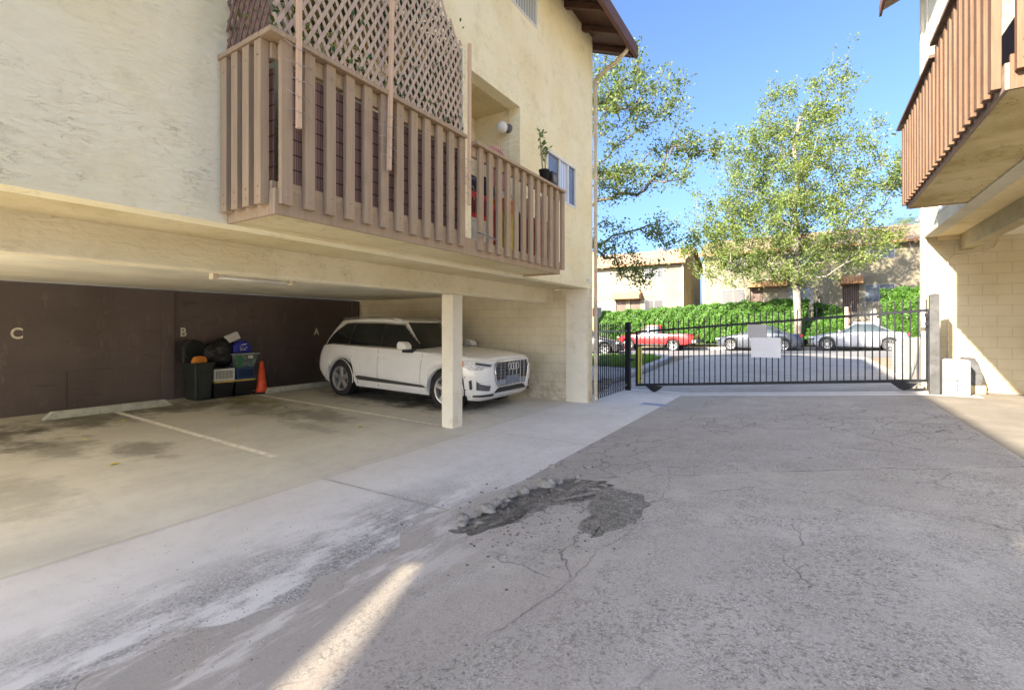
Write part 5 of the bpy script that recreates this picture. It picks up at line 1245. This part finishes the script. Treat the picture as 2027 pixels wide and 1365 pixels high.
# ------------------------------------------------------------------ houses across the street
hst = stucco('far_house_stucco', (.180,.165,.122), (.208,.192,.15)); hst2 = stucco('far_house_stucco_ochre', (.36,.30,.165), (.42,.355,.215))
trimh = simple('house_brown_trim', (.28,.15,.08), .8, .2); awn = simple('awning_tile', (.42,.22,.11), .85, .25, 8)
wg_d = glassy('far_window_dark', (.07,.075,.085), .1, ('z', 40, (.055,.055,.06))); wg_l = glassy('far_window_pale', (.3,.3,.31), .2, ('z', 40, (.13,.13,.135))); wg_b = glassy('far_window_sky', (.09,.11,.135), .1)
dbr = simple('dark_brown_door', (.07,.035,.025), .6, .2)
def house(label, x0, x1, y0, y1, zb, ze, zr, wins, doors, awns, m):
    h = thing('apartment_house', ((x0+x1)/2, (y0+y1)/2, zb), label, 'building')
    holes = [w[:4] for w in wins] + [d[:4] for d in doors]
    obj('front_wall', wall('y', y0, .2, x0, x1, zb, ze+.05, holes), m, h)
    ym = (y0+y1)/2
    for xa, xb in ((x0, x0+.2), (x1-.2, x1)): obj('gable_wall', MB().prism([(y0+.2,zb),(y1,zb),(y1,ze),(ym,zr-.1),(y0+.2,ze+.08)], xa, xb, 'yz'), hst2 if xb == x1 else m, h)
    ov = .55; k = (zr-ze)/(ym-y0)
    rf_ = obj('roof', MB().prism([(y0-ov,ze-ov*k+.10),(ym,zr+.10),(y1+ov,ze-ov*k+.10),(y1+ov,ze-ov*k+.22),(ym,zr+.22),(y0-ov,ze-ov*k+.22)], x0-.3, x1+.3, 'yz'), MAT['shingle'], h)
    obj('fascia_board', MB().box(x0-.32, x1+.32, y0-ov-.03, y0-ov-.002, ze-ov*k+.04, ze-ov*k+.2), trimh, rf_)
    xx = x0+.2; cm = simple('cream_rafter', (.55,.46,.30), .8)
    while xx < x1: obj('rafter_tail', MB().box(xx, xx+.1, y0-ov+.05, y0-.001, ze-ov*k-.02, ze-ov*k+.09), cm, rf_); xx += 1.15
    for w in wins: window(h, 'y', y0, *w[:4], 1, MAT['alu'] if w[4] != 'l' else simple('far_frame', (.26,.26,.255), .5), {'d': wg_d, 'l': wg_l, 'b': wg_b}[w[4]], w[5], .045, .05)
    for d in doors:
        dd = obj('door', MB().box(d[0], d[1], y0+.08, y0+.13, d[2], d[3]), dbr, h); gm_ = MB()
        for i in range(1, 9): x = d[0]+(d[1]-d[0])*i/9; gm_.box(x-.008, x+.008, y0+.05, y0+.066, d[2]+.05, d[3]-.05)
        obj('security_bars', gm_, simple('bar_grey', (.30,.24,.21), .6), dd)
    for a in awns:
        q = obj('door_awning', MB().prism([(y0-.75,a[2]),(y0-.003,a[2]+.0),(y0-.003,a[3]+.22),(y0-.75,a[3]-.05)], a[0], a[1], 'yz'), awn, h)
        ss = MB(); xx = a[0]
        while xx < a[1]: ss.box(xx, xx+.03, y0-.77, y0-.752, a[2], a[3]-.04); xx += .16
        obj('tile_ribs', ss, trimh, q)
    return h
hL = house('two storey cream house across the street on the left, beside the gap', -26, -8.65, 40, 47.4, 1.4, 6.95, 8.35,
    [(-11.78,-10.18,5.62,6.5,'d',(.48,.68)),(-16.0,-14.45,5.62,6.45,'l',(.5,)),(-11.78,-10.18,2.7,3.9,'d',(.5,)),(-15.95,-14.6,2.6,3.88,'l',(.5,))],
    [(-14.26,-13.36,1.8,3.97),(-13.0,-12.13,1.8,3.95)], [(-14.45,-12.0,4.02,4.42)], hst)
obj('quoin_strip', MB().box(-8.72,-8.60,39.95,39.997,1.4,6.75), simple('pale_corner', (.66,.60,.48), .8), hL)
obj('chimney_vent', MB().box(-11.6,-11.2,43.5,43.8,8.3,8.75), MAT['alu'], hL)
hR = house('long two storey cream house across the street behind the big tree', -7.05, 16, 40, 47.5, 1.6, 7.3, 8.75,
    [(3.24,4.85,6.2,7.05,'b',(.5,)),(3.24,4.85,3.3,4.5,'b',(.5,)),(-5.73,-4.05,3.2,4.49,'l',(.5,)),(-1.26,.31,3.3,4.49,'b',(.5,)),(-1.4,.25,6.15,7.0,'b',(.5,)),(-5.7,-4.1,6.1,6.95,'l',(.5,)),(8.5,10.2,6.2,7.05,'b',(.5,))],
    [(-3.75,-2.9,2.4,4.54),(2.02,2.93,2.55,4.53)], [(-3.85,-1.3,4.58,4.9),(1.85,3.12,4.56,4.92)], hst)
obj('quoin_strip', MB().box(-7.1,-6.98,39.95,39.997,1.6,7.2), simple('pale_corner_right', (.66,.60,.48), .8), hR)
WLa = obj('wall_light', MB().box(.56,.74,39.86,39.997,3.25,3.75), MAT['black_plastic'], hR); obj('lamp_pane', MB().box(.60,.70,39.84,39.858,3.35,3.62), simple('lamp_pane', (.6,.55,.4), .3), WLa)
# steps and block walls to the right door
stp = MB(); zz = G(3, 33.)
for i in range(9): stp.box(2.0, 3.2, 33.2+i*.55, 33.2+(i+1)*.55+.02*i, .4, .75+i*.23)
single('front_steps', stp, MAT['rslab'], 'pale concrete steps climbing to the brown house door', 'steps')
sw_ = MB()
for i in range(3): sw_.box(3.22, 3.5, 33.0+i*1.6, 34.55+i*1.6, .3, 1.5+i*.62)
for i in range(3): sw_.box(2.02, 3.19, 33.0+i*.4, 33.18+i*.4, .3, 1.2+i*.35)
single('step_wall', sw_, MAT['cmu_white'], 'stepped white block wall beside the front steps', 'wall')
single('wooden_post', MB().box(1.70,1.92,33.0,33.2,.4,2.75), simple('pinkish_post', (.36,.24,.19), .9, .15), 'short pinkish wooden post left of the front steps', 'post')

# ------------------------------------------------------------------ plants
def hedge(name, label, boxes, n, lm, size=.09, z_under=.0, core=True):
    t_ = thing(name, ((boxes[0][0]+boxes[-1][1])/2, boxes[0][2], G(boxes[0][0], boxes[0][2])), label, 'hedge')
    co = MB(); lf = MB(); areas = [(b[1]-b[0])*(b[5]+b[6])/2 for b in boxes]; tot = sum(areas)
    for b, ar in zip(boxes, areas):
        x0, x1, yf, yb, z0, zl, zr = b      # front foot y, front top y, foot z, top z left / right
        co.hexa([(x0,yf+.15,z0-.3),(x1,yf+.15,z0-.3),(x1,yb+1.2,z0-.3),(x0,yb+1.2,z0-.3),(x0,yb+.15,zl-.12),(x1,yb+.15,zr-.12),(x1,yb+1.2,zr-.12),(x0,yb+1.2,zl-.12)])
        for i in range(int(n*ar/tot)):
            u = random.random(); x = x0+(x1-x0)*u; zt_ = zl+(zr-zl)*u
            if random.random() < .78:
                v = random.random(); z = z0+(zt_-z0)*v; y = yf+(yb-yf)*v
            else: z = zt_; y = yb+random.random()*1.2
            k = .09*math.sin(x*3.1+z*2)+.08*math.sin(x*7.3-z*5)+.05*math.sin(z*11+x*2)
            nn = Vector((random.gauss(0,.7), -1+random.gauss(0,.6), .5+random.gauss(0,.6))).normalized()
            leaf(lf, (x+random.gauss(0,.04), y-k-random.random()*.14, z+random.gauss(0,.05)+k*.6), size*random.uniform(.7,1.4), nn)
    obj('branches', co, MAT['hedge_core'], t_); obj('foliage', lf, lm, t_); return t_
hedge('hedge', 'long clipped green hedge on the bank behind the red pickup', [(-17,-10,33.0,35.2,.7,2.55,2.85),(-10,-5,33.0,35.2,.75,2.85,3.15),(-5,-.0,33.0,35.0,.8,3.15,3.28)], 26000, MAT['leaf_h'])
hedge('hedge', 'dense green hedge behind the pale silver sedan, beside the right building', [(3.55,6.6,32.9,33.9,.8,3.62,3.85)], 9000, MAT['leaf_h'])
hedge('shrub', 'low dark green shrubs between the street tree and the front steps', [(.0,1.75,32.9,34.2,.8,1.9,2.3)], 4000, MAT['leaf_h'])
hedge('shrub', 'small rounded shrub under the lamp on the house wall', [(.3,1.75,36.0,36.4,1.9,3.0,2.9)], 1500, MAT['leaf_h'])

def grow(name, label, trunk, tips_fn, n_tips, lm, barkm, r_tip, r_trunk, leaves_per, leaf_r, spread, expo=.47, up=.55, seed=1, lk=1., cat='tree', twig_leaves=.5, shown=None):
    rnd = random.Random(seed); pos = [Vector(p) for p in trunk]; par = [i-1 for i in range(len(trunk))]; nt = len(trunk)
    tips = tips_fn(rnd, n_tips); A = Vector(trunk[0]); 
    def dtr(p): return min((p-q).length for q in pos[:nt])
    tips.sort(key=dtr); ends = []
    for tp in tips:
        arr = np.array([tuple(p) for p in pos]); d = arr-np.array(tuple(tp)); dist = np.sqrt((d**2).sum(1))
        rise = tp.z-arr[:, 2]; cost = dist + np.where(rise < up*dist, (up*dist-rise)*.9, 0); cost[:2] += 5
        k = int(np.argmin(cost)); L0 = dist[k]; a = pos[k]
        if L0 < .12: continue
        ns = max(2, int(L0/.38)); prev = k; side = Vector((rnd.gauss(0,1), rnd.gauss(0,1), 0))*L0*.07
        for s in range(1, ns+1):
            u = s/ns; p = a.lerp(tp, u); p.z -= math.sin(math.pi*u)*L0*.10*rnd.random(); p += side*math.sin(math.pi*u) + Vector([rnd.gauss(0,.022) for _ in range(3)])
            pos.append(p); par.append(prev); prev = len(pos)-1
        ends.append(prev)
    cnt = [0]*len(pos)
    for e in ends: cnt[e] += 1
    for i in range(len(pos)-1, 0, -1):
        if par[i] >= 0: cnt[par[i]] += cnt[i]
    mx = max(cnt); rad = [max(r_tip, r_trunk*(c/mx)**expo) for c in cnt]
    for i in range(nt): rad[i] = max(rad[i], r_trunk*(1-.55*i/nt)); 
    t_ = thing(name, trunk[0], label, cat)
    tb = MB(); path = [pos[i] for i in range(nt)]; tb.tube(path, [rad[0]*1.25]+rad[1:nt], 12)
    br = MB()
    for i in range(nt, len(pos)):
        br.tube([pos[par[i]], pos[i]], [min(rad[par[i]], rad[i]*1.5), rad[i]], 5 if rad[i] > .02 else 3, False)
    tk = obj('trunk', tb, barkm, t_, smooth=True); obj('branches', br, barkm, t_, smooth=True)
    lf = MB(); rs = random.getstate(); random.seed(seed)
    for e in ends:
        node = e; chain = [e]
        for _ in range(2):
            node = par[node]
            if node < nt: break
            chain.append(node)
        m = rnd.random(); k = int(leaves_per*(.25+1.5*m*m))
        for q in range(k):
            c = pos[chain[0]] if rnd.random() > twig_leaves else pos[rnd.choice(chain)]
            p = c+Vector([rnd.gauss(0, spread) for _ in range(3)])*Vector((1,1,.8)).length/1.6
            leaf(lf, p, leaf_r*rnd.uniform(.6,1.3))
    random.setstate(rs)
    obj('crown', lf, lm, t_); return t_
# big tree by the kerb, crown outline taken from a real street tree: broad below, ragged top
def tips_big(rnd, n):
    out = []
    C = [((-.6,32.6,7),5.2,2.6),((-.3,32.6,10),4.9,2.3),((-.2,32.6,12.6),4.2,1.9),((.1,32.6,14.6),3.0,1.6),((1.6,32.6,16.4),1.1,1.6),((-1.7,32.6,15.5),1.3,1.2),((-4.2,32.4,7.3),1.9,2.2),((4.2,32.6,9.6),2.2,1.5),((-3.2,32.4,5.2),2.2,1.2),((2.6,32.4,6.0),2.2,1.3),((5.0,32.6,8.8),1.6,.8),((-.5,32.5,4.9),3.,.8),((-4.3,32.5,9.2),2.7,2.5),((-3.4,32.5,12.0),2.2,2.0),((-5.6,32.4,7.2),1.8,1.4),((-5.2,32.4,5.6),1.8,.9)]
    wts = [r*r*h for _, r, h in C]
    while len(out) < n:
        c, r, h = rnd.choices(C, wts)[0]; p = Vector([rnd.gauss(0,1) for _ in range(3)]).normalized()*(rnd.random()**.42)
        out.append(Vector((c[0]+p.x*r, c[1]+p.y*r*.75, c[2]+p.z*h)))
    return out
grow('street_tree', 'tall light green street tree with a pale trunk between the two sedans', [(-.55,32.7,.6),(-.52,32.7,2.),(-.58,32.7,3.6),(-.66,32.7,5.2),(-.62,32.7,7.),(-.72,32.7,8.8),(-.5,32.7,10.5),(-.75,32.7,12.3),(-.4,32.7,14.)],
     tips_big, 1450, MAT['leaf_a'], MAT['bark'], .007, .20, 56, .082, .19, seed=5)
def tips_left(rnd, n):
    out = []
    C = [((-4.6,16.4,9.3),1.5,1.5,1.2),((-5.9,15.8,9.8),1.6,1.5,1.8),((-3.6,17.2,7.9),1.3,1.0,.8),((-2.8,17.6,7.7),.8,.7,.4),((-5.6,16.2,6.9),1.3,1.2,.8),((-4.2,16.8,6.9),1.0,.9,.45),((-5.6,15.6,4.6),.9,.9,1.1),((-4.2,16.6,4.9),.7,.6,.8),((-3.3,17.,4.6),.5,.5,.3),((-4.9,16.0,3.5),.9,.8,.45),((-7,15.5,8),2,2,3)]
    wts = [1.2,2.4,.8,.3,1.1,.5,.6,.35,.12,.7,1.3]
    while len(out) < n:
        c, a, b, h = rnd.choices(C, wts)[0]; p = Vector([rnd.gauss(0,1) for _ in range(3)]).normalized()*(rnd.random()**.45)
        out.append(Vector((c[0]+p.x*a, c[1]+p.y*b, c[2]+p.z*h)))
    return out
grow('street_tree', 'tree reaching bare curving branches out from behind the left building corner', [(-8.2,15.2,.1),(-8.1,15.2,2.),(-7.9,15.2,4.),(-7.6,15.3,5.8),(-7.3,15.4,7.5),(-7.1,15.4,9.2)],
     tips_left, 560, MAT['leaf_b'], MAT['bark_d'], .005, .13, 42, .06, .135, seed=9, up=.35)
# bare tree beside the right building
def tips_bare(rnd, n):
    out = []
    while len(out) < n:
        p = Vector([rnd.gauss(0,1) for _ in range(3)]).normalized()*(rnd.random()**.4); out.append(Vector((6.3+p.x*1.6, 37.5+p.y*1.2, 7.0+p.z*2.6)))
    return out
grow('bare_tree', 'thin leafless tree against the far house beside the right building', [(6.3,37.6,2.2),(6.25,37.6,3.6),(6.35,37.6,5.0)], tips_bare, 170, MAT['leaf_a'], simple('bare_bark', (.34,.27,.23), .9), .010, .08, 1, .05, .1, seed=4)
def palm():
    base = Vector((6.6, 50, 2.0)); t_ = thing('palm_tree', base, 'feathery palm rising behind the roof of the right house', 'palm')
    obj('trunk', MB().tube([base, base+Vector((0,0,4)), base+Vector((.1,0,8.3))], [.2,.17,.15], 10), MAT['bark_d'], t_, smooth=True)
    fr = MB(); c = base+Vector((.1,0,8.4))
    for i in range(26):
        a = i*2.4; e = random.uniform(-.1,.9); Lp = random.uniform(1.9,2.8); pts = []
        for s in range(12):
            u = s/11; pts.append(c+Vector((math.cos(a)*Lp*u, math.sin(a)*Lp*u, Lp*(e*u-1.1*u*u))))
        for s in range(1, 11):
            for q in (0, .5):
                p = pts[s].lerp(pts[s+1], q); d = (pts[s+1]-pts[s]).normalized(); w = d.cross(Vector((0,0,1))).normalized()
                for sg in (-1, 1):
                    e_ = p+w*sg*.42+d*.18+Vector((0,0,-.12)); fr.add([p, p+d*.035, e_], [(0,1,2)])
    obj('fronds', fr, MAT['leaf_b'], t_)
palm()
dm = MB()
for i in range(420):
    p = Vector([random.gauss(0,1) for _ in range(3)]).normalized()*random.random()**.5; leaf(dm, (6.9+p.x*1.1, 43.2+p.y, 10.2+p.z*1.1), .12)
